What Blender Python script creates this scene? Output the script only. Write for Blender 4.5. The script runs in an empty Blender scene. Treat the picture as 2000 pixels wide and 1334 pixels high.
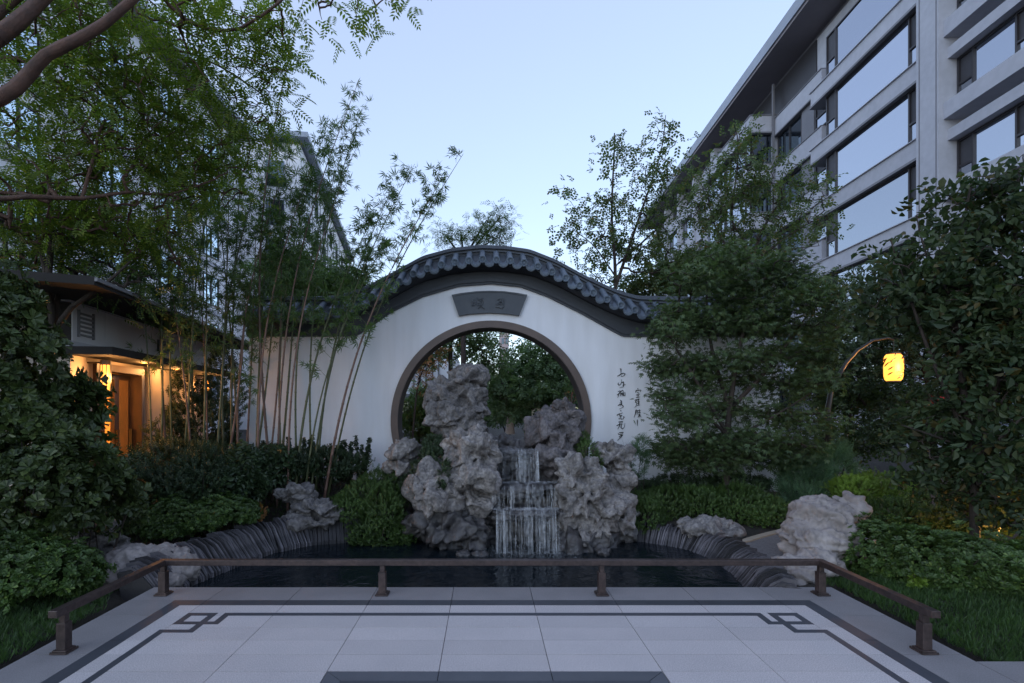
import bpy, math, random
import numpy as np
from mathutils import Vector, noise
PI = math.pi
F = 1040.0; H = 1.5; CX = 948.0; CY = 800.0
sc = bpy.context.scene
# ---------------------------------------------------------------- camera
cam = bpy.data.cameras.new('camera'); camo = bpy.data.objects.new('camera', cam)
sc.collection.objects.link(camo); sc.camera = camo
camo.location = (0, 0, H); camo.rotation_euler = (PI/2, 0, 0)
cam.sensor_width = 36; cam.lens = 36*F/2000
cam.shift_x = (1000-CX)/2000; cam.shift_y = (CY-667)/2000
cam.clip_start = 0.05; cam.clip_end = 2000
# ---------------------------------------------------------------- world, sun, exposure
SUN_EL = math.radians(15.0); SUN_AZ = math.radians(-140.0)    # azimuth from +Y, negative = left
w = bpy.data.worlds.new('World'); sc.world = w; w.use_nodes = True
nt = w.node_tree; bg = nt.nodes['Background']
sky = nt.nodes.new('ShaderNodeTexSky'); sky.sky_type = 'NISHITA'; sky.sun_disc = False
sky.sun_elevation = SUN_EL; sky.sun_rotation = SUN_AZ
sky.air_density = 1.0; sky.dust_density = 0.0; sky.ozone_density = 3.0; sky.altitude = 0
hs = nt.nodes.new('ShaderNodeHueSaturation'); hs.inputs['Saturation'].default_value = 1.1
gm = nt.nodes.new('ShaderNodeGamma'); gm.inputs[1].default_value = 0.6
nt.links.new(sky.outputs[0], gm.inputs[0]); nt.links.new(gm.outputs[0], hs.inputs['Color']); # thin, even dusk haze over the sky
mz = nt.nodes.new('ShaderNodeMix'); mz.data_type = 'RGBA'; mz.inputs[0].default_value = .32; mz.inputs[7].default_value = (1.18, 1.03, 1.40, 1)
nt.links.new(hs.outputs[0], mz.inputs[6]); nt.links.new(mz.outputs[2], bg.inputs[0])
bg.inputs[1].default_value = 0.15
sl = bpy.data.lights.new('sun', 'SUN'); sl.energy = 0.16; sl.angle = math.radians(45); sl.color = (.96, .97, 1)
so = bpy.data.objects.new('sun', sl); sc.collection.objects.link(so)
sd = Vector((math.sin(SUN_AZ)*math.cos(SUN_EL), math.cos(SUN_AZ)*math.cos(SUN_EL), math.sin(SUN_EL)))
so.rotation_euler = (-sd).to_track_quat('-Z', 'Y').to_euler(); so.location = sd*60
sc.view_settings.view_transform = 'Standard'; sc.view_settings.look = 'None'
sc.view_settings.exposure = 2.13; sc.view_settings.gamma = 1
sc.render.engine = 'CYCLES'
try:
    sc.cycles.max_bounces = 8; sc.cycles.transparent_max_bounces = 24
except Exception: pass

# ---------------------------------------------------------------- helpers
col = sc.collection
R = random.Random(7)
def W(px, py, Y): return np.array([(px-CX)*Y/F, Y, H-(py-CY)*Y/F])
def tag(o, label=None, cat=None, group=None, kind=None):
    if label: o['label'] = label
    if cat: o['category'] = cat
    if group: o['group'] = group
    if kind: o['kind'] = kind
    return o
def wloc(o):
    l = Vector((0, 0, 0))
    while o: l += o.location; o = o.parent
    return np.array(l)
def thing(name, label, cat, loc=(0, 0, 0), group=None):
    o = bpy.data.objects.new(name, None); o.empty_display_size = .1; o.location = tuple(float(c) for c in loc); col.objects.link(o)
    return tag(o, label, cat, group)
def mkobj(name, me, m, parent=None, loc=None):
    if m is not None:
        if isinstance(m, (list, tuple)):
            for q in m: me.materials.append(q)
        else: me.materials.append(m)
    o = bpy.data.objects.new(name, me); col.objects.link(o)
    if parent is not None: o.parent = parent
    if loc is not None: o.location = tuple(float(c) for c in loc)
    return o
def quadmesh(name, V, Q, smooth=False):
    V = np.asarray(V, np.float32); Q = np.asarray(Q, np.int32)
    me = bpy.data.meshes.new(name); me.vertices.add(len(V)); me.vertices.foreach_set('co', V.ravel())
    k = Q.shape[1]
    me.loops.add(Q.size); me.loops.foreach_set('vertex_index', Q.ravel())
    me.polygons.add(len(Q)); me.polygons.foreach_set('loop_start', np.arange(0, Q.size, k, dtype=np.int32))
    try: me.polygons.foreach_set('loop_total', np.full(len(Q), k, np.int32))
    except Exception: pass
    me.polygons.foreach_set('use_smooth', np.full(len(Q), smooth, bool))
    me.update(calc_edges=True); me.validate()
    return me
class MB:
    def __init__(s): s.v = []; s.f = []
    def add(s, V, Fs):
        n = len(s.v); s.v += [tuple(float(c) for c in p) for p in V]; s.f += [tuple(i+n for i in f) for f in Fs]; return s
    def box(s, a, b, T=None):
        x0, y0, z0 = a; x1, y1, z1 = b
        V = [(x0,y0,z0),(x1,y0,z0),(x1,y1,z0),(x0,y1,z0),(x0,y0,z1),(x1,y0,z1),(x1,y1,z1),(x0,y1,z1)]
        if T: V = [T(*p) for p in V]
        return s.add(V, [(0,3,2,1),(4,5,6,7),(0,1,5,4),(1,2,6,5),(2,3,7,6),(3,0,4,7)])
    def tube(s, P, r, n=8, caps=True):
        P = [np.array(p, float) for p in P]; N = len(P)
        if not hasattr(r, '__len__'): r = [r]*N
        V = []
        for i, p in enumerate(P):
            d = P[min(i+1, N-1)]-P[max(i-1, 0)]; d /= (np.linalg.norm(d)+1e-9)
            a = np.cross(d, (0, 0, 1.) if abs(d[2]) < .9 else (1., 0, 0)); a /= np.linalg.norm(a); b = np.cross(d, a)
            for k in range(n):
                t = 2*PI*k/n; V.append(p+r[i]*(a*math.cos(t)+b*math.sin(t)))
        Fs = [(i*n+k, i*n+(k+1) % n, (i+1)*n+(k+1) % n, (i+1)*n+k) for i in range(N-1) for k in range(n)]
        if caps: Fs += [tuple(range(n))[::-1], tuple((N-1)*n+k for k in range(n))]
        return s.add(V, Fs)
    def prism(s, poly, y0, y1, T=None):        # poly in (x,z), extruded along y
        n = len(poly)
        V = [(p[0], y0, p[1]) for p in poly]+[(p[0], y1, p[1]) for p in poly]
        if T: V = [T(*p) for p in V]
        return s.add(V, [tuple(range(n)), tuple(range(2*n-1, n-1, -1))]+[(i, i+n, (i+1) % n+n, (i+1) % n) for i in range(n)])
    def mesh(s, name='m', smooth=False, off=None):
        me = bpy.data.meshes.new(name); V = s.v
        if off is not None: V = [(p[0]-off[0], p[1]-off[1], p[2]-off[2]) for p in V]
        me.from_pydata(V, [], s.f); me.update()
        if smooth: me.polygons.foreach_set('use_smooth', [True]*len(me.polygons))
        return me
    def build(s, name, m, parent=None, smooth=False, bevel=0):
        off = wloc(parent) if parent else None
        o = mkobj(name, s.mesh(name, smooth, off), m, parent)
        if bevel:
            b = o.modifiers.new('bevel', 'BEVEL'); b.width = bevel; b.segments = 2; b.limit_method = 'ANGLE'
        return o
# ---------------------------------------------------------------- materials
def mat(name, c1, c2=None,  rough=.7, scale=8, bump=0, bscale=None, metal=0, spec=.5, objrand=0, detail=6, coord='Object', bdist=.02, fine=None, stretch=None, ridged=False):
    m = bpy.data.materials.new(name); m.use_nodes = True; t = m.node_tree; N = t.nodes; L = t.links
    b = N['Principled BSDF']; b.inputs['Roughness'].default_value = rough; b.inputs['Metallic'].default_value = metal
    b.inputs['Specular IOR Level'].default_value = spec
    tc = N.new('ShaderNodeTexCoord'); src = tc.outputs[coord]
    if stretch:
        mp = N.new('ShaderNodeMapping'); mp.inputs['Scale'].default_value = stretch; L.new(src, mp.inputs[0]); src = mp.outputs[0]
    if c2 is None: c2 = tuple(x*.8 for x in c1)
    n = N.new('ShaderNodeTexNoise'); n.inputs['Scale'].default_value = scale; n.inputs['Detail'].default_value = detail; n.inputs['Roughness'].default_value = .62
    L.new(src, n.inputs['Vector'])
    mr = N.new('ShaderNodeMapRange'); mr.inputs[1].default_value = .32; mr.inputs[2].default_value = .68; L.new(n.outputs[0], mr.inputs[0])
    mx = N.new('ShaderNodeMix'); mx.data_type = 'RGBA'; mx.inputs[6].default_value = (*c1, 1); mx.inputs[7].default_value = (*c2, 1); L.new(mr.outputs[0], mx.inputs[0])
    out = mx.outputs[2]
    def mul(out, fac_out, lo, hi):
        r = N.new('ShaderNodeMapRange'); r.inputs[3].default_value = lo; r.inputs[4].default_value = hi; L.new(fac_out, r.inputs[0])
        v = N.new('ShaderNodeVectorMath'); v.operation = 'SCALE'; L.new(out, v.inputs[0]); L.new(r.outputs[0], v.inputs['Scale']); return v.outputs[0]
    if objrand:
        oi = N.new('ShaderNodeObjectInfo'); out = mul(out, oi.outputs['Random'], 1-objrand, 1+objrand)
    if fine:
        fs, fa = fine; fn = N.new('ShaderNodeTexNoise'); fn.inputs['Scale'].default_value = fs; fn.inputs['Detail'].default_value = 2; L.new(src, fn.inputs['Vector'])
        r = N.new('ShaderNodeMapRange'); r.inputs[1].default_value = .35; r.inputs[2].default_value = .65; L.new(fn.outputs[0], r.inputs[0]); out = mul(out, r.outputs[0], 1-fa, 1+fa)
    L.new(out, b.inputs['Base Color'])
    if bump:
        bn = N.new('ShaderNodeTexNoise'); bn.inputs['Scale'].default_value = bscale or scale*3; bn.inputs['Detail'].default_value = 8; bn.inputs['Roughness'].default_value = .65
        if ridged: bn.noise_type = 'RIDGED_MULTIFRACTAL'
        L.new(src, bn.inputs['Vector']); bp = N.new('ShaderNodeBump'); bp.inputs['Strength'].default_value = bump; bp.inputs['Distance'].default_value = bdist
        L.new(bn.outputs[0], bp.inputs['Height']); L.new(bp.outputs[0], b.inputs['Normal'])
    return m
def leafmat(name, c1, c2, rough=.45, trans=.35, c3=None):
    m = bpy.data.materials.new(name); m.use_nodes = True; t = m.node_tree; N = t.nodes; L = t.links
    b = N['Principled BSDF']; b.inputs['Roughness'].default_value = rough; b.inputs['Specular IOR Level'].default_value = .4
    g = N.new('ShaderNodeNewGeometry'); cr = N.new('ShaderNodeValToRGB'); L.new(g.outputs['Random Per Island'], cr.inputs[0])
    e = cr.color_ramp.elements; e[0].color = (*c1, 1); e[1].color = (*c2, 1); e[1].position = .9
    if c3: q = e.new(1.0); q.color = (*c3, 1)
    tc = N.new('ShaderNodeTexCoord'); n = N.new('ShaderNodeTexNoise'); n.inputs['Scale'].default_value = 2.2; n.inputs['Detail'].default_value = 3; L.new(tc.outputs['Object'], n.inputs[0])
    r = N.new('ShaderNodeMapRange'); r.inputs[1].default_value = .3; r.inputs[2].default_value = .7; r.inputs[3].default_value = .7; r.inputs[4].default_value = 1.3; L.new(n.outputs[0], r.inputs[0])
    v = N.new('ShaderNodeVectorMath'); v.operation = 'SCALE'; L.new(cr.outputs[0], v.inputs[0]); L.new(r.outputs[0], v.inputs['Scale'])
    L.new(v.outputs[0], b.inputs['Base Color'])
    tr = N.new('ShaderNodeBsdfTranslucent'); v2 = N.new('ShaderNodeVectorMath'); v2.operation = 'MULTIPLY'; v2.inputs[1].default_value = (1.3, 1.5, .7)
    L.new(v.outputs[0], v2.inputs[0]); L.new(v2.outputs[0], tr.inputs[0])
    mx = N.new('ShaderNodeMixShader'); mx.inputs[0].default_value = trans; L.new(b.outputs[0], mx.inputs[1]); L.new(tr.outputs[0], mx.inputs[2])
    L.new(mx.outputs[0], N['Material Output'].inputs[0]); return m
def emit(name, c, s):
    m = bpy.data.materials.new(name); m.use_nodes = True; b = m.node_tree.nodes['Principled BSDF']
    b.inputs['Base Color'].default_value = (*(x*.15 for x in c), 1); b.inputs['Emission Color'].default_value = (*c, 1); b.inputs['Emission Strength'].default_value = s; return m

M = {}
M['slab'] = mat('pale_granite', (.50,.46,.455), (.43,.40,.40), .7, 1.3, .15, 300, objrand=.07, bdist=.002, fine=(150, .2), coord='Object')
M['slab_edge'] = mat('grey_granite', (.25,.235,.24), (.20,.19,.195), .65, 2.0, .12, 300, objrand=.06, bdist=.002, fine=(150, .15))
M['inlay'] = mat('dark_granite', (.062,.066,.078), (.048,.052,.064), .5, 3, .1, 300, objrand=.06, bdist=.002, fine=(400, .2))
M['inlay_mid'] = mat('mid_dark_granite', (.105,.11,.125), (.08,.085,.1), .5, 3, .1, 300, objrand=.05, bdist=.002, fine=(400, .2))
M['joint'] = mat('joint_mortar', (.035,.035,.038), None, .9)
M['rail'] = mat('bronze_metal', (.075,.052,.048), (.05,.037,.036), .42, 6, .12, 60, metal=.4, objrand=.08, fine=(35, .22))
M['rock'] = mat('taihu_limestone', (.21,.195,.19), (.075,.069,.069), .85, 5, .8, 18, bdist=.03, fine=(30, .3), objrand=.1, ridged=True)
M['rock_light'] = mat('light_taihu_limestone', (.27,.25,.24), (.085,.078,.076), .85, 5, .8, 18, bdist=.03, fine=(30, .3), objrand=.08, ridged=True)
M['rock_shaded'] = mat('shaded_taihu_limestone', (.15,.135,.14), (.055,.05,.052), .8, 5, .8, 18, bdist=.03, fine=(30, .3), ridged=True)  # same limestone darkened: the horned rock's shade is put into its colour
M['rock_pale'] = mat('pale_limestone', (.32,.285,.27), (.16,.14,.135), .8, 3, .7, 12, bdist=.03, fine=(24, .18), ridged=True)
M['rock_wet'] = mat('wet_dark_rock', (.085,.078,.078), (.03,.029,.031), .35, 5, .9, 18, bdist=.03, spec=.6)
M['plaster'] = mat('white_plaster', (.80,.81,.86), (.72,.72,.745), .85, 2.2, .12, 90, bdist=.004, fine=(5, .035), stretch=(1, 1, .16))
M['tile'] = mat('grey_clay_tile', (.10,.13,.17), (.06,.078,.10), .5, 9, .25, 70, objrand=.15, bdist=.004)
M['ridge'] = mat('dark_ridge_clay', (.06,.07,.085), (.04,.046,.056), .6, 6, .3, 50, bdist=.006)
M['black'] = mat('black_painted_render', (.042,.048,.06), (.032,.036,.046), .6, 4, .15, 60, bdist=.004)
M['plaque'] = mat('carved_grey_brick', (.075,.085,.10), (.06,.068,.082), .6, 10, .2, 60, bdist=.004)
M['gate'] = mat('bronze_gate_surround', (.115,.082,.072), (.085,.062,.056), .42, 3, .08, 40, metal=.3)
M['gate_in'] = mat('dark_gate_reveal', (.06,.058,.062), None, .5, 3)
M['ink'] = mat('black_ink_letters', (.012,.012,.014), None, .5)
M['slate'] = mat('edge_laid_slate', (.095,.088,.096), (.045,.042,.048), .65, 4, .5, 60, objrand=.85, bdist=.01)
M['soil'] = mat('dark_soil', (.035,.028,.022), (.02,.018,.014), .95, 6, .8, 30, bdist=.03)
M['path'] = mat('grey_gravel_path', (.17,.165,.17), (.11,.108,.112), .9, 30, .6, 140, bdist=.01, fine=(180, .3))
M['kerb'] = mat('sandy_stone_kerb', (.36,.31,.24), (.27,.23,.18), .85, 8, .4, 40, bdist=.01)
M['facade'] = mat('light_grey_stone_facade', (.47,.48,.53), (.41,.42,.47), .75, .8, .05, 30, objrand=.03, fine=(4, .04))
M['facade_dk'] = mat('grey_metal_trim', (.20,.20,.22), (.17,.17,.19), .55, 1.0)
M['soffit'] = mat('brown_soffit', (.26,.235,.25), (.22,.20,.215), .7, .6)
M['fascia'] = mat('blue_grey_fascia', (.32,.36,.44), None, .5, .6)
M['wframe'] = mat('dark_bronze_frame', (.035,.032,.036), None, .4, 2)
M['screen'] = mat('insect_screen', (.06,.06,.07), None, .6, 3)
M['bwhite'] = mat('white_panel_facade', (.80,.80,.82), (.72,.72,.75), .7, .7, fine=(3, .05))
M['roofdk'] = mat('dark_metal_roof', (.035,.033,.033), (.026,.025,.025), .85, 2, spec=.2)
M['warm'] = mat('warm_stone_wall', (.46,.40,.34), (.40,.34,.29), .7, 3, .1, 60, bdist=.004)
M['frieze'] = mat('frieze_panels', (.66,.66,.70), (.6,.6,.64), .7, 2)
M['door'] = mat('dark_wood_door', (.09,.05,.03), (.06,.035,.022), .4, 5)
M['curtain'] = mat('amber_curtain', (.6,.4,.18), None, .8)
M['fabric'] = mat('cream_fabric', (.55,.47,.42), (.45,.38,.34), .9, 8)
M['bark'] = mat('dark_bark', (.060,.045,.038), (.03,.024,.02), .85, 9, .8, 40, bdist=.02, stretch=(1,1,.3))
M['barkred'] = mat('reddish_bark', (.13,.065,.045), (.06,.035,.028), .75, 9, .6, 40, bdist=.015)
M['culm_red'] = mat('reddish_culm', (.17,.095,.07), (.10,.055,.04), .45, 7, objrand=.25, stretch=(1,1,.2))
M['culm_green'] = mat('olive_culm', (.10,.11,.045), (.06,.07,.03), .45, 7, objrand=.3, stretch=(1,1,.2))
M['lamp_metal'] = mat('lamp_metal', (.05,.045,.04), None, .35, 3, metal=.6)
def glassmat(name, tint, gl, dark):
    m = bpy.data.materials.new(name); m.use_nodes = True; N = m.node_tree.nodes; L = m.node_tree.links
    g = N.new('ShaderNodeBsdfGlossy'); g.inputs[0].default_value = (*tint, 1); g.inputs['Roughness'].default_value = .02
    d = N.new('ShaderNodeBsdfDiffuse'); d.inputs[0].default_value = (*dark, 1)
    tc = N.new('ShaderNodeTexCoord'); n = N.new('ShaderNodeTexNoise'); n.inputs['Scale'].default_value = .5; n.inputs['Detail'].default_value = 1; L.new(tc.outputs['Object'], n.inputs[0])
    b = N.new('ShaderNodeBump'); b.inputs['Strength'].default_value = .12; b.inputs['Distance'].default_value = .05; L.new(n.outputs[0], b.inputs['Height']); L.new(b.outputs[0], g.inputs['Normal'])
    lw = N.new('ShaderNodeLayerWeight'); lw.inputs[0].default_value = gl; oi = N.new('ShaderNodeObjectInfo'); rr_ = N.new('ShaderNodeMapRange'); rr_.inputs[3].default_value = .72; rr_.inputs[4].default_value = 1.0; L.new(oi.outputs['Random'], rr_.inputs[0])
    mr = N.new('ShaderNodeMapRange'); mr.inputs[3].default_value = gl; mr.inputs[4].default_value = 1; L.new(lw.outputs['Fresnel'], mr.inputs[0])
    ml_ = N.new('ShaderNodeMath'); ml_.operation = 'MULTIPLY'; L.new(mr.outputs[0], ml_.inputs[0]); L.new(rr_.outputs[0], ml_.inputs[1])
    mx = N.new('ShaderNodeMixShader'); L.new(ml_.outputs[0], mx.inputs[0]); L.new(d.outputs[0], mx.inputs[1]); L.new(g.outputs[0], mx.inputs[2])
    L.new(mx.outputs[0], N['Material Output'].inputs[0]); return m
M['glass'] = glassmat('coated_window_glass', (.74,.79,.88), .60, (.03,.035,.045))
M['glass_dk'] = glassmat('dark_window_glass', (.6,.7,.8), .22, (.012,.015,.02))
def watermat():
    m = bpy.data.materials.new('dark_pool_water'); m.use_nodes = True; N = m.node_tree.nodes; L = m.node_tree.links
    b = N['Principled BSDF']; b.inputs['Base Color'].default_value = (.006,.010,.014,1); b.inputs['Roughness'].default_value = .06; b.inputs['IOR'].default_value = 1.33
    tc = N.new('ShaderNodeTexCoord'); n = N.new('ShaderNodeTexNoise'); n.inputs['Scale'].default_value = 5; n.inputs['Detail'].default_value = 4; n.inputs['Distortion'].default_value = .8; L.new(tc.outputs['Object'], n.inputs[0])
    bp = N.new('ShaderNodeBump'); bp.inputs['Strength'].default_value = .5; bp.inputs['Distance'].default_value = .03; L.new(n.outputs[0], bp.inputs['Height']); L.new(bp.outputs[0], b.inputs['Normal']); return m
M['water'] = watermat()
def fallmat():
    m = bpy.data.materials.new('falling_water'); m.use_nodes = True; N = m.node_tree.nodes; L = m.node_tree.links
    b = N['Principled BSDF']; b.inputs['Base Color'].default_value = (.75,.78,.82,1); b.inputs['Roughness'].default_value = .25
    b.inputs['Subsurface Weight'].default_value = 0
    t = N.new('ShaderNodeBsdfTransparent'); g = N.new('ShaderNodeNewGeometry')
    mr = N.new('ShaderNodeMapRange'); mr.inputs[3].default_value = .03; mr.inputs[4].default_value = .22; L.new(g.outputs['Random Per Island'], mr.inputs[0])
    mx = N.new('ShaderNodeMixShader'); L.new(mr.outputs[0], mx.inputs[0]); L.new(t.outputs[0], mx.inputs[1]); L.new(b.outputs[0], mx.inputs[2])
    L.new(mx.outputs[0], N['Material Output'].inputs[0]); return m
M['fall'] = fallmat()
M['film'] = fallmat(); M['film'].name = 'water_film'
for n_ in M['film'].node_tree.nodes:
    if n_.bl_idname == 'ShaderNodeMapRange': n_.inputs[3].default_value = .01; n_.inputs[4].default_value = .055
M['lantern'] = emit('lit_lantern_shade', (1, .36, .05), .62)
M['interior_glow'] = emit('glowing_interior', (1, .45, .11), .65)
M['l_canopy'] = leafmat('pinnate_leaf', (.09,.145,.028), (.18,.235,.045), c3=(.27,.24,.05), trans=.55)
M['l_bamboo'] = leafmat('bamboo_leaf', (.045,.09,.035), (.10,.16,.055), trans=.42)
M['l_maple'] = leafmat('maple_leaf', (.045,.08,.036), (.09,.135,.055), trans=.3, c3=(.12,.15,.06))
M['l_back'] = leafmat('rear_tree_leaf', (.06,.10,.045), (.12,.16,.07), trans=.45, c3=(.18,.13,.05))
M['l_magnolia'] = leafmat('large_leaf', (.022,.045,.02), (.055,.08,.032), rough=.55, trans=.3, c3=(.08,.06,.018))
M['l_broad'] = leafmat('glossy_shrub_leaf', (.026,.044,.015), (.06,.09,.026), rough=.42, trans=.18, c3=(.10,.13,.04))
M['l_hedge'] = leafmat('hedge_leaf', (.038,.072,.02), (.08,.14,.036), rough=.42, trans=.28, c3=(.15,.21,.05))
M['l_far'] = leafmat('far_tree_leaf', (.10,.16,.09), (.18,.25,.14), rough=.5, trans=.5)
M['l_dark'] = leafmat('dark_shrub_leaf', (.022,.042,.02), (.05,.08,.035), rough=.42, trans=.2)
M['l_bright'] = leafmat('yellow_green_leaf', (.11,.19,.025), (.20,.30,.045), rough=.5, trans=.3)
M['l_blue'] = leafmat('blue_green_leaf', (.06,.12,.07), (.11,.19,.10), rough=.5, trans=.35)
M['l_orange'] = leafmat('dry_and_lit_orange_leaf', (.25,.11,.04), (.32,.16,.06), trans=.3)
M['l_red'] = leafmat('red_flower', (.4,.01,.02), (.5,.02,.03), trans=.3)
M['grass'] = leafmat('grass_blade', (.025,.06,.018), (.06,.11,.03), rough=.5, trans=.3)

# ---------------------------------------------------------------- leaf templates (+Y grows, +Z is the upper face)
def rotm(d, n):
    d = np.asarray(d, float); d = d/(np.linalg.norm(d, axis=-1, keepdims=True)+1e-9)
    x = np.cross(d, n); x = x/(np.linalg.norm(x, axis=-1, keepdims=True)+1e-9); z = np.cross(x, d)
    return np.stack([x, d, z], axis=-1)
def inst(T, pos, Rm, s):
    V, Q = T; k = len(V); pos = np.asarray(pos); N = len(pos); s = np.broadcast_to(np.asarray(s, float), (N,))
    VV = np.einsum('nij,kj->nki', Rm, V)*s[:, None, None]+pos[:, None, :]
    QQ = Q[None]+(np.arange(N)*k)[:, None, None]
    return VV.reshape(-1, 3), QQ.reshape(-1, Q.shape[1])
def diamond(w=.2, f=.06, tip=-.08, b=.45):
    return np.array([(0,0,0),(w,b,f),(0,1,tip),(-w,b,f)], float), np.array([(0,1,2,3)])
def bigleaf(w=.3, f=.08, tip=-.12):
    return np.array([(0,0,0),(w*.8,.28,f),(w,.6,f*.7),(0,1,tip),(-w,.6,f*.7),(-w*.8,.28,f)], float), np.array([(0,1,2,3),(0,3,4,5)])
def compose(leaf, items):
    Vs = []; Qs = []; n = 0
    for p, d, nn, s in items:
        Rm = rotm(np.array([d]), np.array([nn])); V, Q = inst(leaf, np.array([p]), Rm, s); Vs.append(V); Qs.append(Q+n); n += len(V)
    return np.concatenate(Vs), np.concatenate(Qs)
def sp(a): return math.sin(math.radians(a)), math.cos(math.radians(a))
def t_pinnate(np_=6):
    it = []
    for i in range(np_):
        y = .12+.78*i/(np_-1)
        for s in (-1, 1):
            a, c = sp(62); it.append(((0, y, -.1*y*y), (s*a, c, -.12), (0, 0, 1), .30-.05*abs(i/(np_-1)-.4)))
    it.append(((0, .92, -.09), (0, 1, -.2), (0, 0, 1), .28))
    return compose(diamond(.19), it)
T_PIN = t_pinnate()
T_PALM = compose(diamond(.13, .03), [((0,0,0), (sp(a)[0], sp(a)[1], -.08), (0,0,1), l) for a, l in ((-95,.55),(-55,.85),(-18,1),(20,1),(57,.85),(95,.55))])
T_BAM = compose(diamond(.075, .03, -.15, .35), [((0,0,0), (sp(a)[0], sp(a)[1], z), (sp(a)[1]*.2, -.1, 1), l) for a, l, z in ((-62,.8,-.2),(-28,1,-.35),(5,1.05,-.1),(38,.95,-.4),(72,.7,-.15))])
OBOV = (np.array([(0,0,0),(.15,.35,.05),(.27,.74,.07),(0,1,-.1),(-.27,.74,.07),(-.15,.35,.05)], float), np.array([(0,1,2,3),(0,3,4,5)]))
T_ROS = compose(OBOV, [((0,.05*k,0), (math.cos(k*2.4)*.85, .55-.02*k, math.sin(k*2.4)*.85), (-math.cos(k*2.4), 1.2, -math.sin(k*2.4)), .9-.05*k) for k in range(7)])
T_SPRIG = compose(diamond(.26, .07, -.05, .55), [((0,.16*k,0), (math.cos(k*1.57+s)*.8, .6, math.sin(k*1.57+s)*.8), (-math.cos(k*1.57+s), 1.3, -math.sin(k*1.57+s)), .42-.02*k) for k in range(6) for s in (0, PI)])
T_ALT = compose(bigleaf(.30, .10, -.25), [((0,.34*k,.03*math.sin(k*3)), ((-1)**k*.8, .5, .35*math.sin(k*2.6+1)), (math.sin(k*3.1)*.7, .2, 1), 1-.09*k) for k in range(5)])
T_OVAL = compose(diamond(.33, .06, -.1, .5), [((0,.16*k,0), ((-1)**k*.8, .6, .3*math.sin(k*2)), (0, .1, 1), .42) for k in range(7)])
T_NEEDLE = compose(diamond(.10, .02, -.05), [((0,.09*k,0), ((-1)**k*.75, .75, .25*math.sin(k*2.3)), (0, 0, 1), .42-.022*k) for k in range(11)])
T_GRASS = compose(diamond(.045, .0, 0, .3), [((math.cos(k*2.1)*.12, math.sin(k*2.1)*.12, 0), (math.cos(k*2.3)*.45, math.sin(k*2.3)*.45, 1), (math.cos(k), math.sin(k), .2), .6+.4*((k*7) % 5)/5) for k in range(7)])

class NP:
    def __init__(s, seed): s.r = np.random.default_rng(seed)
    def unit(s, n): v = s.r.normal(size=(n, 3)); return v/np.linalg.norm(v, axis=1, keepdims=True)
def ell_points(rg, blobs, n, shell=.0):
    """points spread through a union of ellipsoids; shell>0 pushes them to the outside"""
    vol = np.array([b[1][0]*b[1][1]*b[1][2] for b in blobs])**(.8); vol /= vol.sum(); out = []
    for b, v in zip(blobs, vol):
        k = max(1, int(n*v)); u = rg.unit(k); rad = rg.r.random(k)**(1/3.)
        if shell: rad = shell+(1-shell)*rad
        out.append(np.array(b[0])+u*rad[:, None]*np.array(b[1]))
    return np.concatenate(out)
def E(px, py, Y, rx, ry, rz): return (W(px, py, Y), (rx, ry, rz))     # ellipsoid: centre by photo ray + distance, radii in metres

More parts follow.
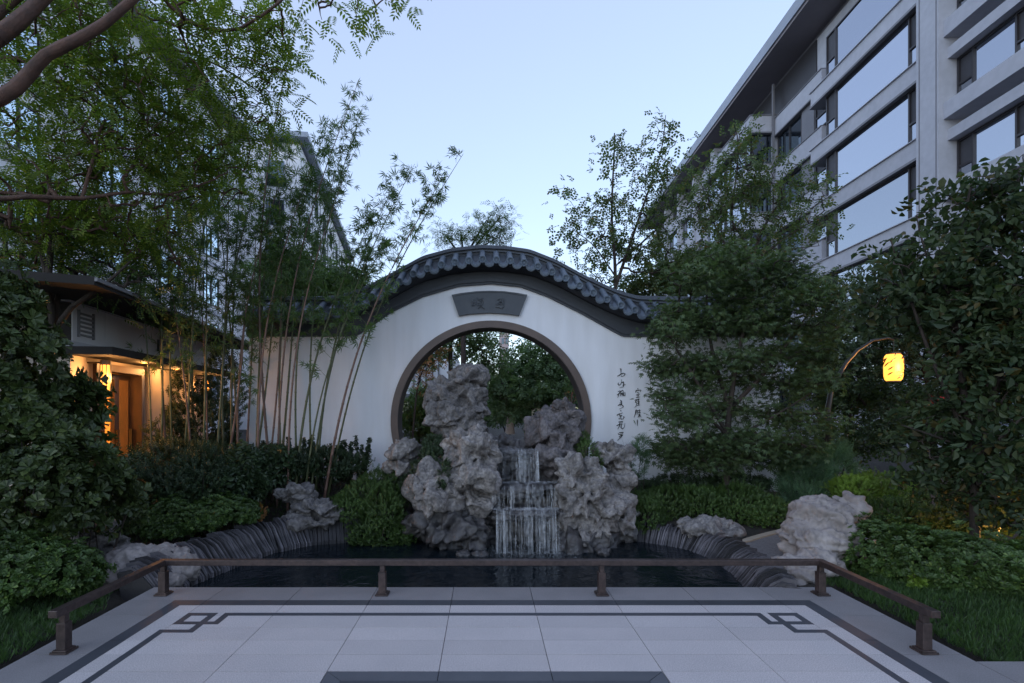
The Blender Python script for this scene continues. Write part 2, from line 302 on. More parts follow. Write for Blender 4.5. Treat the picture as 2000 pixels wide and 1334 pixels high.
def foliage(name, pos, dirs, nrm, T, size, m, parent, rg, jit=.25):
    s = size*(1+jit*(rg.r.random(len(pos))*2-1)); V, Q = inst(T, pos, rotm(dirs, nrm), s)
    return mkobj(name, quadmesh(name, V-wloc(parent), Q), m, parent)
class Grow:
    def __init__(s, seed): s.p = []; s.par = []; s.r = []; s.g = NP(seed)
    def limb(s, pts, r0, r1, step=.18):
        pts = [np.array(p, float) for p in pts]; P = []
        n = len(pts)
        for i in range(n-1):
            a = pts[max(i-1, 0)]; b = pts[i]; c = pts[i+1]; d = pts[min(i+2, n-1)]
            k = max(2, int(np.linalg.norm(c-b)/step))
            for j in range(k):
                t = j/k; P.append(.5*((2*b)+(-a+c)*t+(2*a-5*b+4*c-d)*t*t+(-a+3*b-3*c+d)*t**3))
        P.append(pts[-1]); last = -1
        if s.p:
            d = np.linalg.norm(np.array(s.p)-P[0], axis=1); last = int(d.argmin())
            if d[last] < .02: P = P[1:]
        for i, p in enumerate(P):
            s.p.append(p); s.par.append(last); s.r.append(r0+(r1-r0)*i/max(1, len(P)-1)); last = len(s.p)-1
    def fill(s, targets, sag=.06, tw=.004):
        base = np.array(s.p); nb = len(base)
        d0 = np.array([np.linalg.norm(base-t, axis=1).min() for t in targets]); targets = targets[np.argsort(d0)]
        cap = nb+len(targets)*3+5; P = np.zeros((cap, 3)); P[:nb] = base; n = nb; ends = []
        s.path = []
        for t in targets:
            dd = P[:n]-t; dist = np.sqrt((dd*dd).sum(1))+.25*np.maximum(0, dd[:, 2]); j = int(dist.argmin()); a = P[j].copy(); L = np.linalg.norm(t-a)
            last = j
            for q in (1/3., 2/3., 1.):
                x = a+(t-a)*q+s.g.r.normal(size=3)*L*.05*(q < 1)+np.array((0, 0, sag*L*math.sin(q*PI)))
                P[n] = x; s.p.append(x); s.par.append(last); s.r.append(0); last = n; n += 1; s.path.append(last)
            ends.append(last)
        cnt = np.ones(n)
        for i in range(n-1, nb-1, -1): cnt[s.par[i]] += cnt[i]
        for i in range(nb, n):
            s.r[i] = min(tw*math.sqrt(cnt[i]/3+.3), s.r[s.par[i]])
        s.ends = np.array(ends); return s
    def wood(s, name, m, parent, sides=5):
        P = np.array(s.p); par = np.array(s.par); r = np.array(s.r); idx = np.nonzero(par >= 0)[0]
        A = P[par[idx]]; B = P[idx]; d = B-A; L = np.linalg.norm(d, axis=1); ok = L > 1e-4; A = A[ok]; B = B[ok]; d = d[ok]; idx = idx[ok]
        # smoothed directions at both ends keep limbs continuous
        dn = d/np.linalg.norm(d, axis=1, keepdims=True); dv = np.zeros_like(P); dv[idx] = dn
        da = dv[par[idx]]; da[np.linalg.norm(da, axis=1) < .1] = 0; dot = (da*dn).sum(1); good = dot > .55
        dA = np.where(good[:, None], da, dn)
        def ring(C, D, rr):
            up = np.where(np.abs(D[:, 2:3]) < .92, np.array([[0, 0, 1.]]), np.array([[1., 0, 0]]))
            a = np.cross(D, up); a /= np.linalg.norm(a, axis=1, keepdims=True); b = np.cross(D, a); t = np.arange(sides)*2*PI/sides
            return C[:, None]+rr[:, None, None]*(a[:, None]*np.cos(t)[None, :, None]+b[:, None]*np.sin(t)[None, :, None])
        ra = np.where(good, r[par[idx]], np.minimum(r[par[idx]], r[idx]*1.25)); V = np.concatenate([ring(A, dA, ra), ring(B, dn, r[idx])], axis=1).reshape(-1, 3)
        k = np.arange(sides); q = np.stack([k, (k+1) % sides, (k+1) % sides+sides, k+sides], 1); Q = (q[None]+(np.arange(len(idx))*2*sides)[:, None, None]).reshape(-1, 4)
        return mkobj(name, quadmesh(name, V-wloc(parent), Q, True), m, parent)
    def leaves(s, name, T, size, m, parent, per=3, spread=.12, droop=.3, out=.8, flat=.6, along=False, jit=.3):
        P = np.array(s.p); nodes = np.array(s.path) if along else s.ends
        par = np.array(s.par); d = P[nodes]-P[par[nodes]]; d /= (np.linalg.norm(d, axis=1, keepdims=True)+1e-9)
        pos = np.repeat(P[nodes], per, 0); d = np.repeat(d, per, 0); n = len(pos); g = s.g
        pos = pos+g.r.normal(size=(n, 3))*spread
        u = g.unit(n); dirs = out*d+u*.9; dirs[:, 2] -= droop; nr = g.unit(n)*(1-flat)+np.array((0, 0, flat+.01))
        return foliage(name, pos, dirs, nr, T, size, m, parent, g, jit)

# ================================================================ LARGE STRUCTURE
# pool outline (water edge)
POOL = np.array([(-2.78,4.5),(-2.80,5.05),(-2.66,5.6),(-2.50,6.15),(-2.15,6.55),(-1.5,6.75),(-.6,6.9),(.6,6.95),(1.5,6.85),(2.0,6.65),(2.36,6.35),(2.5,5.95),(2.48,5.3),(2.30,4.5)])
def sdf(x, y):
    x = np.asarray(x, float); y = np.asarray(y, float); d = np.full(x.shape, 1e9); ins = np.zeros(x.shape, bool)
    n = len(POOL)
    for i in range(n):
        a = POOL[i]; b = POOL[(i+1) % n]; e = b-a; wx = x-a[0]; wy = y-a[1]; t = np.clip((wx*e[0]+wy*e[1])/(e@e), 0, 1)
        d = np.minimum(d, np.hypot(wx-e[0]*t, wy-e[1]*t))
        c = ((a[1] > y) != (b[1] > y)) & (x < (b[0]-a[0])*(y-a[1])/(b[1]-a[1]+1e-12)+a[0]); ins ^= c
    return np.where(ins, -d, d)
def sst(a, b, x): t = np.clip((x-a)/(b-a), 0, 1); return t*t*(3-2*t)
def terr(x, y):
    x = np.asarray(x, float); y = np.asarray(y, float); s = sdf(x, y)
    h = -.05+.42*sst(6.4, 8.3, y)*(1-sst(9.2, 12, y))+.12*sst(-2.6, -4.2, x)*sst(4.6, 6, y)*(1-sst(9.2, 12, y))
    h = h*(1-.9*sst(2.6, 4.2, x)*sst(12, 6, y))
    h = np.where(s < .42, np.minimum(h, -.6+.62*sst(-.05, .36, s)), h)
    deck = (x > -2.95) & (x < 3.05) & (y < 4.62); h = np.where(deck, -.4, h)
    return h+.012*np.sin(x*5.1)*np.sin(y*4.3)*(s > .5)
xs = np.concatenate([[-900,-300,-100,-50,-30,-20,-14,-11], np.arange(-9, 9.01, .12), [11,14,20,30,50,100,300,900]])
ys = np.concatenate([[-300,-100,-40,-15,-6,-2,0,1,2], np.arange(2.6, 13, .12), [14,16,20,26,35,50,80,150,300,900]])
X, Yg = np.meshgrid(xs, ys); Z = terr(X, Yg); nx = len(xs); ny = len(ys)
I = np.arange(nx*ny).reshape(ny, nx); Q = np.stack([I[:-1,:-1].ravel(), I[:-1,1:].ravel(), I[1:,1:].ravel(), I[1:,:-1].ravel()], 1)
tag(mkobj('ground', quadmesh('ground', np.stack([X.ravel(), Yg.ravel(), Z.ravel()], 1), Q, True), M['soil']), kind='structure')
# water
wv = [(p[0]+(0.12 if p[0] > 0 else -.12), p[1]+(.12 if p[1] > 6 else 0), -.16) for p in POOL]
me = bpy.data.meshes.new('water'); me.from_pydata([(a, b-.0, c) for a, b, c in wv], [], [tuple(range(len(wv)))])
tag(mkobj('water', me, M['water']), kind='structure')
# ---- terrace paving
DX0, DX1, DY1 = -2.80, 2.92, 4.496; AX = .054; DYN = .35
ter = bpy.data.objects.new('terrace', None); col.objects.link(ter); tag(ter, kind='structure')
MB().box((DX0+.01, DYN, -.3), (DX1-.01, DY1-.012, -.035)).build('mortar_bed', M['joint'], ter)
def mir(r): return (2*AX-r[1], 2*AX-r[0], r[2], r[3])
bo = -2.443; bi = -2.345; B0 = 4.194; B1 = 4.084      # border
sw = .05
strips = []
def seg(x0, x1, y0, y1, both=True):
    r = (min(x0,x1), max(x0,x1), min(y0,y1), max(y0,y1)); strips.append(r)
    if both: strips.append(mir(r))
sx = -2.22
seg(-1.87, 2*AX+1.87, 3.93-sw, 3.93, False)
seg(-1.87-sw, -1.87, 3.72, 3.93); seg(-1.97, -1.87-sw, 3.72, 3.72+sw)
seg(-2.02, -1.97, 3.58, 3.93); seg(sx+.03+sw, -2.02, 3.93-sw, 3.93); seg(sx+.03, sx+.03+sw, 3.72, 3.93); seg(sx+.03+sw, -2.02, 3.72, 3.72+sw)
seg(sx, -2.02, 3.58, 3.58+sw); seg(sx, sx+sw, DYN, 3.58)
border = [(bo, 2*AX-bo, B1, B0), (bo, bi, DYN, B1), mir((bo, bi, DYN, B1))]
PX0, PX1, PY1 = -.906, 2*AX+.906, 3.053
panel = [(PX0, PX1, DYN, PY1)]
def sub(rects, c):
    out = []
    for r in rects:
        x0, x1, y0, y1 = r; a0, a1, b0, b1 = c
        if a0 >= x1-1e-6 or a1 <= x0+1e-6 or b0 >= y1-1e-6 or b1 <= y0+1e-6: out.append(r); continue
        if a0 > x0: out.append((x0, a0, y0, y1))
        if a1 < x1: out.append((a1, x1, y0, y1))
        m0 = max(x0, a0); m1 = min(x1, a1)
        if b0 > y0: out.append((m0, m1, y0, b0))
        if b1 < y1: out.append((m0, m1, b1, y1))
    return out
def slab(rects, m, name='paving_slab', g=.0016, top=0):
    b = MB(); zt = top+R.uniform(-.0006, .0006)
    for x0, x1, y0, y1 in rects:
        if x1-x0 > .012 and y1-y0 > .012: b.box((x0, y0, -.034), (x1, y1, zt))
    if b.v: return b.build(name, m, ter)
colx = [AX+(k+.5)*.641 for k in range(-5, 5)]
XB = sorted([bi, 2*AX-bi]+[c for c in colx if bi < c < 2*AX-bi]); YB = [B1-.2062*k for k in range(0, 19)]
g = .0022
cnt = 0
for i in range(len(XB)-1):
    for j in range(len(YB)-1):
        cell = [(XB[i]+g, XB[i+1]-g, YB[j+1]+g*.95, YB[j]-g*.95)]
        for s_ in strips+panel: cell = sub(cell, (s_[0]-.001, s_[1]+.001, s_[2]-.001, s_[3]+.001))
        if cell: slab(cell, M['slab'])
for r in strips: slab([r], M['inlay'], 'inlay_strip', top=.0007)
# border pieces split at the joints
for i in range(len(XB)-1): slab([(XB[i]+g if i else bo, XB[i+1]-g if i < len(XB)-2 else 2*AX-bo, B1+.001, B0-.001)], M['inlay'], 'border_stone')
yb = B1
while yb > DYN:
    for r in ((bo, bi-.001), (2*AX-bi+.001, 2*AX-bo)): slab([(r[0], r[1], max(yb-.6186, DYN)+g, yb-g*.5)], M['inlay'], 'border_stone')
    yb -= .6186
# outer margin
OB = sorted([DX0, DX1]+[c for c in colx if DX0+.2 < c < DX1-.2])
for i in range(len(OB)-1): slab([(OB[i]+g, OB[i+1]-g, B0+.001, DY1)], M['slab_edge'])
yb = B0
for k in range(7):
    y1 = yb; y0 = 3.88-.62*k if k < 6 else DYN
    y0 = max(y0, DYN)
    if y1-y0 > .05:
        slab([(DX0, bo-.001, y0+g, y1-g)], M['slab_edge']); slab([(2*AX-bo+.001, DX1, y0+g, y1-g)], M['slab_edge'])
    yb = y0
# dark centre panel with mitred frame
fw = .105
def polyslab(poly, m, name):
    b = MB(); n = len(poly); V = [(x, y, -.034) for x, y in poly]+[(x, y, 0) for x, y in poly]
    b.add(V, [tuple(range(n))[::-1], tuple(range(n, 2*n))]+[(i, (i+1) % n, (i+1) % n+n, i+n) for i in range(n)]); b.build(name, m, ter)
cs = [c for c in colx if PX0+.1 < c < PX1-.1]
xsb = [PX0]+cs+[PX1]
for i in range(len(xsb)-1):
    a, b_ = xsb[i]+.002, xsb[i+1]-.002
    polyslab([(a+(fw if i == 0 else 0), PY1-fw-.002), (b_-(fw if i == len(xsb)-2 else 0), PY1-fw-.002), (b_, PY1-.003), (a, PY1-.003)], M['inlay_mid'], 'panel_frame_stone')
polyslab([(PX0+.003, DYN), (PX0+fw, DYN), (PX0+fw, PY1-fw-.006), (PX0+.003, PY1-.008)], M['inlay_mid'], 'panel_frame_stone')
polyslab([(PX1-fw, DYN), (PX1-.003, DYN), (PX1-.003, PY1-.008), (PX1-fw, PY1-fw-.006)], M['inlay_mid'], 'panel_frame_stone')
slab([(PX0+fw+.003, PX1-fw-.003, DYN, PY1-fw-.004)], M['inlay'], 'panel_stone')
# right-hand approach paving beyond the lawn
for k in range(4): slab([(DX1+.004+.9*k, DX1+.9*(k+1), 2.7, 3.17)], M['slab_edge'] if k < 1 else M['inlay_mid'])
MB().box((DX1, 2.2, -.3), (7, 3.175, -.036)).build('mortar_bed', M['joint'], ter)

# ---- moon gate wall
WY = 8.6; WT = .35
def curve(pts, Y):
    px = np.array([(p[0]-CX)*Y/F for p in pts]); pz = np.array([H+(CY-p[1])*Y/F for p in pts])
    xd = np.linspace(-8, 9, 1701); zd = np.interp(xd, px, pz); return xd, zd
def smooth(zd, k):
    ker = np.hanning(k); ker /= ker.sum(); return np.convolve(np.pad(zd, k//2, 'edge'), ker, 'valid')[:len(zd)]
xU, zU = curve([(0,578),(640,578),(665,575),(695,566),(722,555),(772,528),(825,499),(880,484),(937,477.5),(985,479),(1035,486),(1087,506.5),(1140,535.5),(1180,554.5),(1210,567),(1245,577),(1300,578.5),(1900,578.5)], 8.70); zU = smooth(zU, 25)
xL, zL = curve([(0,657),(692,657),(706,650),(725,637),(762,611),(825,579.5),(895,559),(958,554),(1017,560),(1070,579.5),(1140,614.5),(1196,646),(1217,657),(1900,657)], 8.55); zL = smooth(zL, 9)
U = lambda x: np.interp(x, xU, zU)
Lw = lambda x: np.interp(x, xL, zL)
GX, GZ, GR = (959-CX)*8.56/F, H-(822-CY)*8.56/F, 196*8.56/F
WX0, WX1 = -3.82, 4.75
wall = thing('moon_gate_wall', 'white plastered garden wall with round moon gate and black tiled wavy top', 'wall', (GX, WY, .2))
xw = sorted(set(list(np.arange(WX0, WX1, .12))+[WX1]+[GX+(GR-.04)*math.cos(t) for t in np.linspace(0, PI, 73)]))
b = MB(); r_ = GR-.04
for i in range(len(xw)-1):
    a, c = xw[i], xw[i+1]
    ta, tc_ = float(Lw(a))+.10, float(Lw(c))+.10; lo = -.1
    da, dc = r_*r_-(a-GX)**2, r_*r_-(c-GX)**2
    if da < -1e-6 or dc < -1e-6 or (abs(da) < 1e-6 and abs(dc) < 1e-6):
        qs = [((lo, lo), (ta, tc_))]
    else: qs = [((GZ+math.sqrt(max(0, da)), GZ+math.sqrt(max(0, dc))), (ta, tc_))]
    for (l0, l1), (h0, h1) in qs:
        V = [(a, WY, l0), (c, WY, l1), (c, WY, h1), (a, WY, h0), (a, WY+WT, l0), (c, WY+WT, l1), (c, WY+WT, h1), (a, WY+WT, h0)]
        b.add(V, [(0,1,2,3), (7,6,5,4), (0,4,5,1), (3,2,6,7)]+([(0,3,7,4)] if i == 0 else [])+([(1,5,6,2)] if i == len(xw)-2 else []))
b.build('plaster_wall', M['plaster'], wall)
def sweep(x0, x1, fn, poly, step=.05):
    b = MB(); xx = np.linspace(x0, x1, int((x1-x0)/step)+2); n = len(poly)
    V = [(x, p[0], float(fn(x, p))) for x in xx for p in poly]
    Fs = [(i*n+k, i*n+(k+1) % n, (i+1)*n+(k+1) % n, (i+1)*n+k) for i in range(len(xx)-1) for k in range(n)]
    Fs += [tuple(range(n))[::-1], tuple((len(xx)-1)*n+k for k in range(n))]
    return b.add(V, Fs)
YC = WY+WT/2
cx0, cx1 = WX0-.02, WX1+.02
rel = lambda x, p: U(x)+p[1]
rp = [(YC-.13,-.075),(YC-.11,-.02),(YC-.06,0.0),(YC+.06,0.0),(YC+.11,-.02),(YC+.13,-.075)]
sweep(cx0, cx1, rel, rp).build('ridge_cap', M['ridge'], wall)
sweep(cx0, cx1, rel, [(YC-.10,-.18),(YC-.10,-.077),(YC+.10,-.077),(YC+.10,-.18)]).build('ridge_course', M['black'], wall)
sweep(cx0, cx1, rel, [(YC-.125,-.125),(YC-.125,-.105),(YC+.125,-.105),(YC+.125,-.125)]).build('ridge_fillet', M['ridge'], wall)
EY = 8.30; EZ = -.385
for s in (1, -1):
    f = lambda y: YC+(y-YC)*s
    ov = [(f(YC-.09),-.165),(f(EY+.03),EZ-.02),(f(EY+.03),EZ-.05),(f(YC-.09),-.22)]
    sweep(cx0, cx1, rel, ov if s > 0 else ov[::-1]).build('roof_slope', M['ridge'], wall)
# black painted band under the eaves, with mouldings
def bandfn(x, p): return Lw(x)+p[1] if p[2] == 0 else U(x)+p[1]
for s in (1, -1):
    f = lambda y: YC+(y-YC)*s
    for nm, po in (('eaves_band', [(f(8.572),.085,0),(f(8.572),-.395,1),(f(8.598),-.395,1),(f(8.598),.085,0)]),
                   ('eaves_moulding', [(f(8.535),.035,0),(f(8.535),.085,0),(f(8.598),.085,0),(f(8.598),.035,0)]),
                   ('eaves_moulding', [(f(8.555),.0,0),(f(8.555),.034,0),(f(8.598),.034,0),(f(8.598),.0,0)]),
                   ('eaves_moulding', [(f(8.49),-.47,1),(f(8.40),-.42,1),(f(8.571),-.42,1),(f(8.571),-.47,1)])):
        sweep(cx0, cx1, bandfn, po if s > 0 else po[::-1]).build(nm, M['black'], wall)
# tiles (shared meshes, one object each)
def tube_mesh():
    b = MB(); a = np.array((0, EY-.03, EZ+.02)); e = np.array((0, YC-.11, -.165+.02)); N = 3
    for k in range(N):
        p0 = a+(e-a)*k/N; p1 = a+(e-a)*((k+1)/N+.02); n = 10; V = []
        for p, rr in ((p0, .056-.002*k), (p1, .052-.002*k)):
            for i in range(n): t = PI*2*i/n; V.append((p[0]+rr*math.cos(t), p[1], p[2]+rr*math.sin(t)))
        b.add(V, [(i, (i+1) % n, (i+1) % n+n, i+n) for i in range(n)])
    n = 14; p = a
    for rr, yo in ((.060, 0), ):
        V = [(rr*math.cos(2*PI*i/n), p[1]-.006, p[2]+rr*math.sin(2*PI*i/n)) for i in range(n)]+[(rr*math.cos(2*PI*i/n), p[1]+.03, p[2]+rr*math.sin(2*PI*i/n)) for i in range(n)]
        V += [(.042*math.cos(2*PI*i/n), p[1]-.006, p[2]+.042*math.sin(2*PI*i/n)) for i in range(n)]+[(.038*math.cos(2*PI*i/n), p[1]+.004, p[2]+.038*math.sin(2*PI*i/n)) for i in range(n)]
        Fs = [(i, (i+1) % n, (i+1) % n+n, i+n) for i in range(n)]+[(i, i+2*n, (i+1) % n+2*n, (i+1) % n) for i in range(n)]+[(i+2*n, i+3*n, (i+1) % n+3*n, (i+1) % n+2*n) for i in range(n)]+[tuple(3*n+i for i in range(n))[::-1]]
        b.add(V, Fs)
    n = 8
    V = [(.016*math.cos(2*PI*i/n), p[1]-.004, p[2]+.016*math.sin(2*PI*i/n)) for i in range(n)]; b.add(V, [tuple(range(n))[::-1]])
    return b
def drip_mesh(sp_):
    b = MB(); n = 8; hw = sp_/2-.03; V = []
    for (y, z0) in ((EY-.035, EZ-.005), (YC-.11, -.17)):
        for i in range(n+1):
            t = i/n*2-1; V.append((t*hw, y, z0-.045*(1-t*t)))
        for i in range(n+1):
            t = i/n*2-1; V.append((t*hw, y, z0-.045*(1-t*t)-.014))
    m = n+1
    for i in range(n): b.f += [(i, i+1, 2*m+i+1, 2*m+i), (m+i+1, m+i, 3*m+i, 3*m+i+1), (i, m+i, m+i+1, i+1)]
    b.v = [tuple(v) for v in V]
    # pendant plate: scalloped shield hanging from the pan tile
    pts = [(t*hw, EZ-.012-.045*(1-t*t)) for t in np.linspace(-1, 1, 9)]+[(hw*.95, EZ-.045),(hw*.75, EZ-.075),(hw*.4, EZ-.093),(0, EZ-.10),(-hw*.4, EZ-.093),(-hw*.75, EZ-.075),(-hw*.95, EZ-.045)]
    b.prism(pts, EY-.05, EY-.033)
    pts2 = [(x*.74, EZ-.066+(z-(EZ-.066))*.62) for x, z in pts]; b.prism(pts2, EY-.057, EY-.05)
    return b
SPC = .2155
tm = tube_mesh().mesh('tube_tile', True); dm = drip_mesh(SPC).mesh('drip_tile')
tm.materials.append(M['tile']); dm.materials.append(M['tile'])
wl = wloc(wall)
x = (969.6-CX)*8.27/F; x -= SPC*math.floor((x-cx0-.06)/SPC)
while x < cx1-.05:
    o = mkobj('tube_tile', tm, None, wall, (x-wl[0]+R.uniform(-.004,.004), -wl[1], float(U(x))-wl[2]+R.uniform(-.004,.004)))
    o = mkobj('tube_tile_rear', tm, None, wall, (x-wl[0], -wl[1]+2*YC, float(U(x))-wl[2])); o.rotation_euler = (0, 0, PI); o.name = 'tube_tile'
    xm = x+SPC/2
    if xm < cx1-.05:
        o = mkobj('drip_tile', dm, None, wall, (xm-wl[0], -wl[1], float(U(xm))-wl[2]+R.uniform(-.004,.004)))
        # follow the slope of the wave
        o.rotation_euler = (0, -math.atan(float(U(xm+.05)-U(xm-.05))/.1)*.55, 0)
        c_ = o.rotation_euler[1]; o.location = (xm-wl[0]-(EZ)*math.sin(c_), -wl[1], float(U(xm))-wl[2]+EZ*(1-math.cos(c_)))
    x += SPC
# gate surround
def annulus(r0, r1, y0, y1, n=128):
    b = MB(); V = []
    for i in range(n):
        t = 2*PI*i/n; c, s = math.cos(t), math.sin(t)
        V += [(GX+r0*c, y0, GZ+r0*s), (GX+r1*c, y0, GZ+r1*s), (GX+r1*c, y1, GZ+r1*s), (GX+r0*c, y1, GZ+r0*s)]
    Fs = []
    for i in range(n):
        a = 4*i; c = 4*((i+1) % n)
        Fs += [(a, c, c+1, a+1), (a+1, c+1, c+2, a+2), (a+2, c+2, c+3, a+3), (a+3, c+3, c, a)]
    return b.add(V, Fs)
annulus(GR-.112, GR, 8.555, 8.60).build('gate_surround', M['gate'], wall)
annulus(GR-.118, GR-.036, 8.602, WY+WT+.03).build('gate_reveal', M['gate_in'], wall)
# plaque
def PP(x, y, Y=8.55): p = W(x, y, Y); return (p[0], p[2])
def fan(k, Y=8.55):
    c = (956, 594); top = [(882,576),(900,572.5),(930,569),(956,568),(985,569),(1012,572.5),(1030,576)]; bot = [(1014,617),(995,613.5),(956,611),(915,613.5),(896,617)]
    return [PP(c[0]+(x-c[0])*k, c[1]+(y-c[1])*k, Y) for x, y in top+bot][::-1]
pl = MB().prism(fan(1), 8.55, 8.598).build('name_plaque', M['plaque'], wall, bevel=.004)
o_, i_ = fan(1), fan(.90); n = len(o_)
b = MB(); V = [(p[0], 8.538, p[1]) for p in o_]+[(p[0], 8.538, p[1]) for p in i_]+[(p[0], 8.5495, p[1]) for p in o_]+[(p[0], 8.5495, p[1]) for p in i_]
b.add(V, [(i, (i+1) % n, (i+1) % n+n, i+n) for i in range(n)]+[(i+n, (i+1) % n+n, (i+1) % n+3*n, i+3*n) for i in range(n)]+[(i+2*n, (i+1) % n+2*n, (i+1) % n, i) for i in range(n)])
b.build('plaque_border', M['plaque'], pl)
def strokes(sts, conv, wd, y0, y1, nm, m, parent):
    b = MB()
    for st in sts:
        P = [np.array(conv(*p)) for p in st]; D = []
        for i in range(len(P)-1):
            for j in range(4): D.append(P[i]+(P[i+1]-P[i])*j/4)
        D.append(P[-1]); N = len(D); Lf = []; Rt = []
        for i, p in enumerate(D):
            d = D[min(i+1, N-1)]-D[max(i-1, 0)]; d /= np.linalg.norm(d)+1e-9; nn = np.array((-d[1], d[0])); t = i/(N-1)
            k = wd*(.55+.45*math.sin(PI*min(1, t*1.3+.15)))*(1 if t < .8 else 1-(t-.8)*3.4)
            Lf.append(p+nn*k); Rt.append(p-nn*k)
        for i in range(N-1):
            q = [Lf[i], Lf[i+1], Rt[i+1], Rt[i]]
            V = [(a[0], y0, a[1]) for a in q]+[(a[0], y1, a[1]) for a in q]
            b.add(V, [(0,1,2,3),(7,6,5,4),(0,4,5,1),(1,5,6,2),(2,6,7,3),(3,7,4,0)])
    return b.build(nm, m, parent)
cp = lambda x, y: PP(860+x/10, 550+y/10, 8.53)
strokes([[(650,330),(622,380),(642,440),(615,475)],[(685,330),(692,400),(670,450),(640,475)],[(640,400),(682,395)],[(735,300),(748,345)],[(825,305),(800,350),(775,405)],[(738,355),(785,330),(850,385)],[(728,412),(805,395),(760,455)],[(835,400),(790,470),(735,525)],[(765,450),(830,490),(880,535)],[(718,430),(742,472)]], cp, .010, 8.528, 8.5495, 'raised_character', M['plaque'], pl)
strokes([[(1118,350),(1170,320),(1235,328),(1245,400),(1225,475)],[(1150,400),(1205,390)],[(1183,340),(1162,430)],[(1120,390),(1098,440),(1185,440)],[(1085,485),(1150,490),(1200,520),(1250,470)],[(1210,340),(1212,440)]], cp, .010, 8.528, 8.5495, 'raised_character', M['plaque'], pl)
ck = lambda x, y: PP(1190+x/7.847, 700+y/7.847, 8.59)
CH = [
 [[(163,160),(192,165)],[(180,160),(178,230)],[(122,272),(150,262),(180,238),(215,226),(244,236),(232,258),(205,276),(182,278),(188,255)]],
 [[(140,372),(135,398),(150,412),(172,398),(185,372),(186,320)],[(186,375),(216,358),(221,395),(214,438),(190,440),(156,452)],[(205,415),(252,398)]],
 [[(133,500),(150,512)],[(165,488),(160,530),(122,562),(150,560),(128,604)],[(165,520),(205,486),(225,515)],[(170,537),(238,520)],[(182,540),(170,582)],[(202,530),(196,582)],[(222,525),(215,572),(242,572),(243,513)]],
 [[(168,638),(188,655),(160,688)],[(133,724),(187,690),(165,732)],[(187,655),(190,710),(217,735),(205,752),(148,777)]],
 [[(175,793),(180,817)],[(116,874),(150,850),(212,833)],[(160,850),(165,887),(197,870),(165,902)],[(155,912),(148,937)],[(175,905),(180,932),(215,927),(222,893)],[(215,893),(242,906)]],
 [[(143,975),(207,966),(185,1002)],[(110,1032),(160,1010),(212,1005)],[(165,980),(155,1040),(128,1087)],[(185,1010),(180,1062),(205,1082),(234,1050),(241,988)]],
 [[(136,1150),(146,1172)],[(150,1140),(218,1133),(195,1162)],[(150,1166),(202,1160)],[(165,1190),(208,1170),(165,1222),(123,1258)],[(148,1200),(178,1206)]],
 [[(436,458),(442,477)],[(403,522),(414,490),(488,484),(475,512)],[(430,518),(462,542)],[(412,562),(472,550)],[(445,552),(440,590)],[(410,600),(478,590)]],
 [[(388,642),(424,628),(400,672),(424,682),(410,737),(380,752)],[(430,632),(472,620)],[(452,618),(438,662),(468,660)],[(433,692),(468,682)],[(450,665),(448,717)],[(428,720),(474,712)]],
 [[(410,788),(400,850),(378,907)],[(410,788),(432,800),(425,872)],[(403,822),(430,818)],[(443,802),(484,795)],[(462,783),(460,840)],[(443,832),(487,825)],[(450,850),(494,903)],[(472,845),(438,907)],[(462,850),(460,902)]],
 [[(430,938),(431,1037)]],
 [[(680,808),(668,862),(702,850)],[(700,800),(742,800),(718,842)],[(690,870),(678,922)],[(715,850),(738,892)],[(700,882),(744,870)]],
 [[(900,518),(888,560),(920,602),(937,560),(915,530)],[(880,500),(930,495)]],
 [[(962,660),(938,702),(992,700),(1002,650),(958,643)],[(930,675),(975,690)]],
 [[(962,988),(923,1030),(945,1077),(992,1060),(992,1020),(955,1013),(958,1047),(982,1040)]],
 [[(955,1140),(985,1160),(960,1190),(1000,1215)],[(940,1175),(990,1170)]],
]
for c_ in CH: strokes(c_, ck, .0068, 8.590, 8.5985, 'calligraphy_character', M['ink'], wall)

# ---- facades
def FT(ox, oy, ux, uy, side):
    L_ = math.hypot(ux, uy); ux /= L_; uy /= L_; wx, wy = (-uy, ux) if side < 0 else (uy, -ux)
    return lambda u, w_, z: (ox+ux*u+wx*w_, oy+uy*u+wy*w_, z)
def window(par, T, u0, u1, w_, z0, z1, muls=(), glass='glass', split=None, fr=.07, name='window'):
    """frame is the part, panes are its sub-parts"""
    b = MB(); b.box((u0, w_-.12, z0), (u0+fr, w_, z1), T); b.box((u1-fr, w_-.12, z0), (u1, w_, z1), T)
    b.box((u0+fr+.001, w_-.12, z0), (u1-fr-.001, w_, z0+fr), T); b.box((u0+fr+.001, w_-.12, z1-fr), (u1-fr-.001, w_, z1), T)
    for m_ in muls: b.box((m_-fr/2, w_-.11, z0+fr+.001), (m_+fr/2, w_+.01, z1-fr-.001), T)
    ed = [u0+fr]+sorted(muls)+[u1-fr]; zs = {}
    for i in range(len(ed)-1):
        if split and i in split:
            zz = z0+(z1-z0)*.36; b.box((ed[i]+fr/2+.001, w_-.1, zz), (ed[i+1]-fr/2-.001, w_+.008, zz+fr), T)
    f = b.build(name, M['wframe'], par)
    for i in range(len(ed)-1):
        a, c = ed[i]+.002, ed[i+1]-.002
        if split and i in split:
            zz = z0+(z1-z0)*.36
            MB().box((a, w_-.07, z0+fr), (c, w_-.05, zz), T).build('pane', M['glass'], f)
            MB().box((a, w_-.09, zz+fr), (c, w_-.07, z1-fr), T).build('casement_screen', M['screen'] if glass == 'glass' else M['glass_dk'], f)
        else: MB().box((a, w_-.07, z0+fr), (c, w_-.05, z1-fr), T).build('pane', M[glass], f)
    return f
TR = FT(16.2, 0, .036, 1, -1)
rb = thing('apartment_building', 'pale grey stone apartment block with broad mirrored windows and deep eaves on the right', 'building', TR(26, 0, 0))
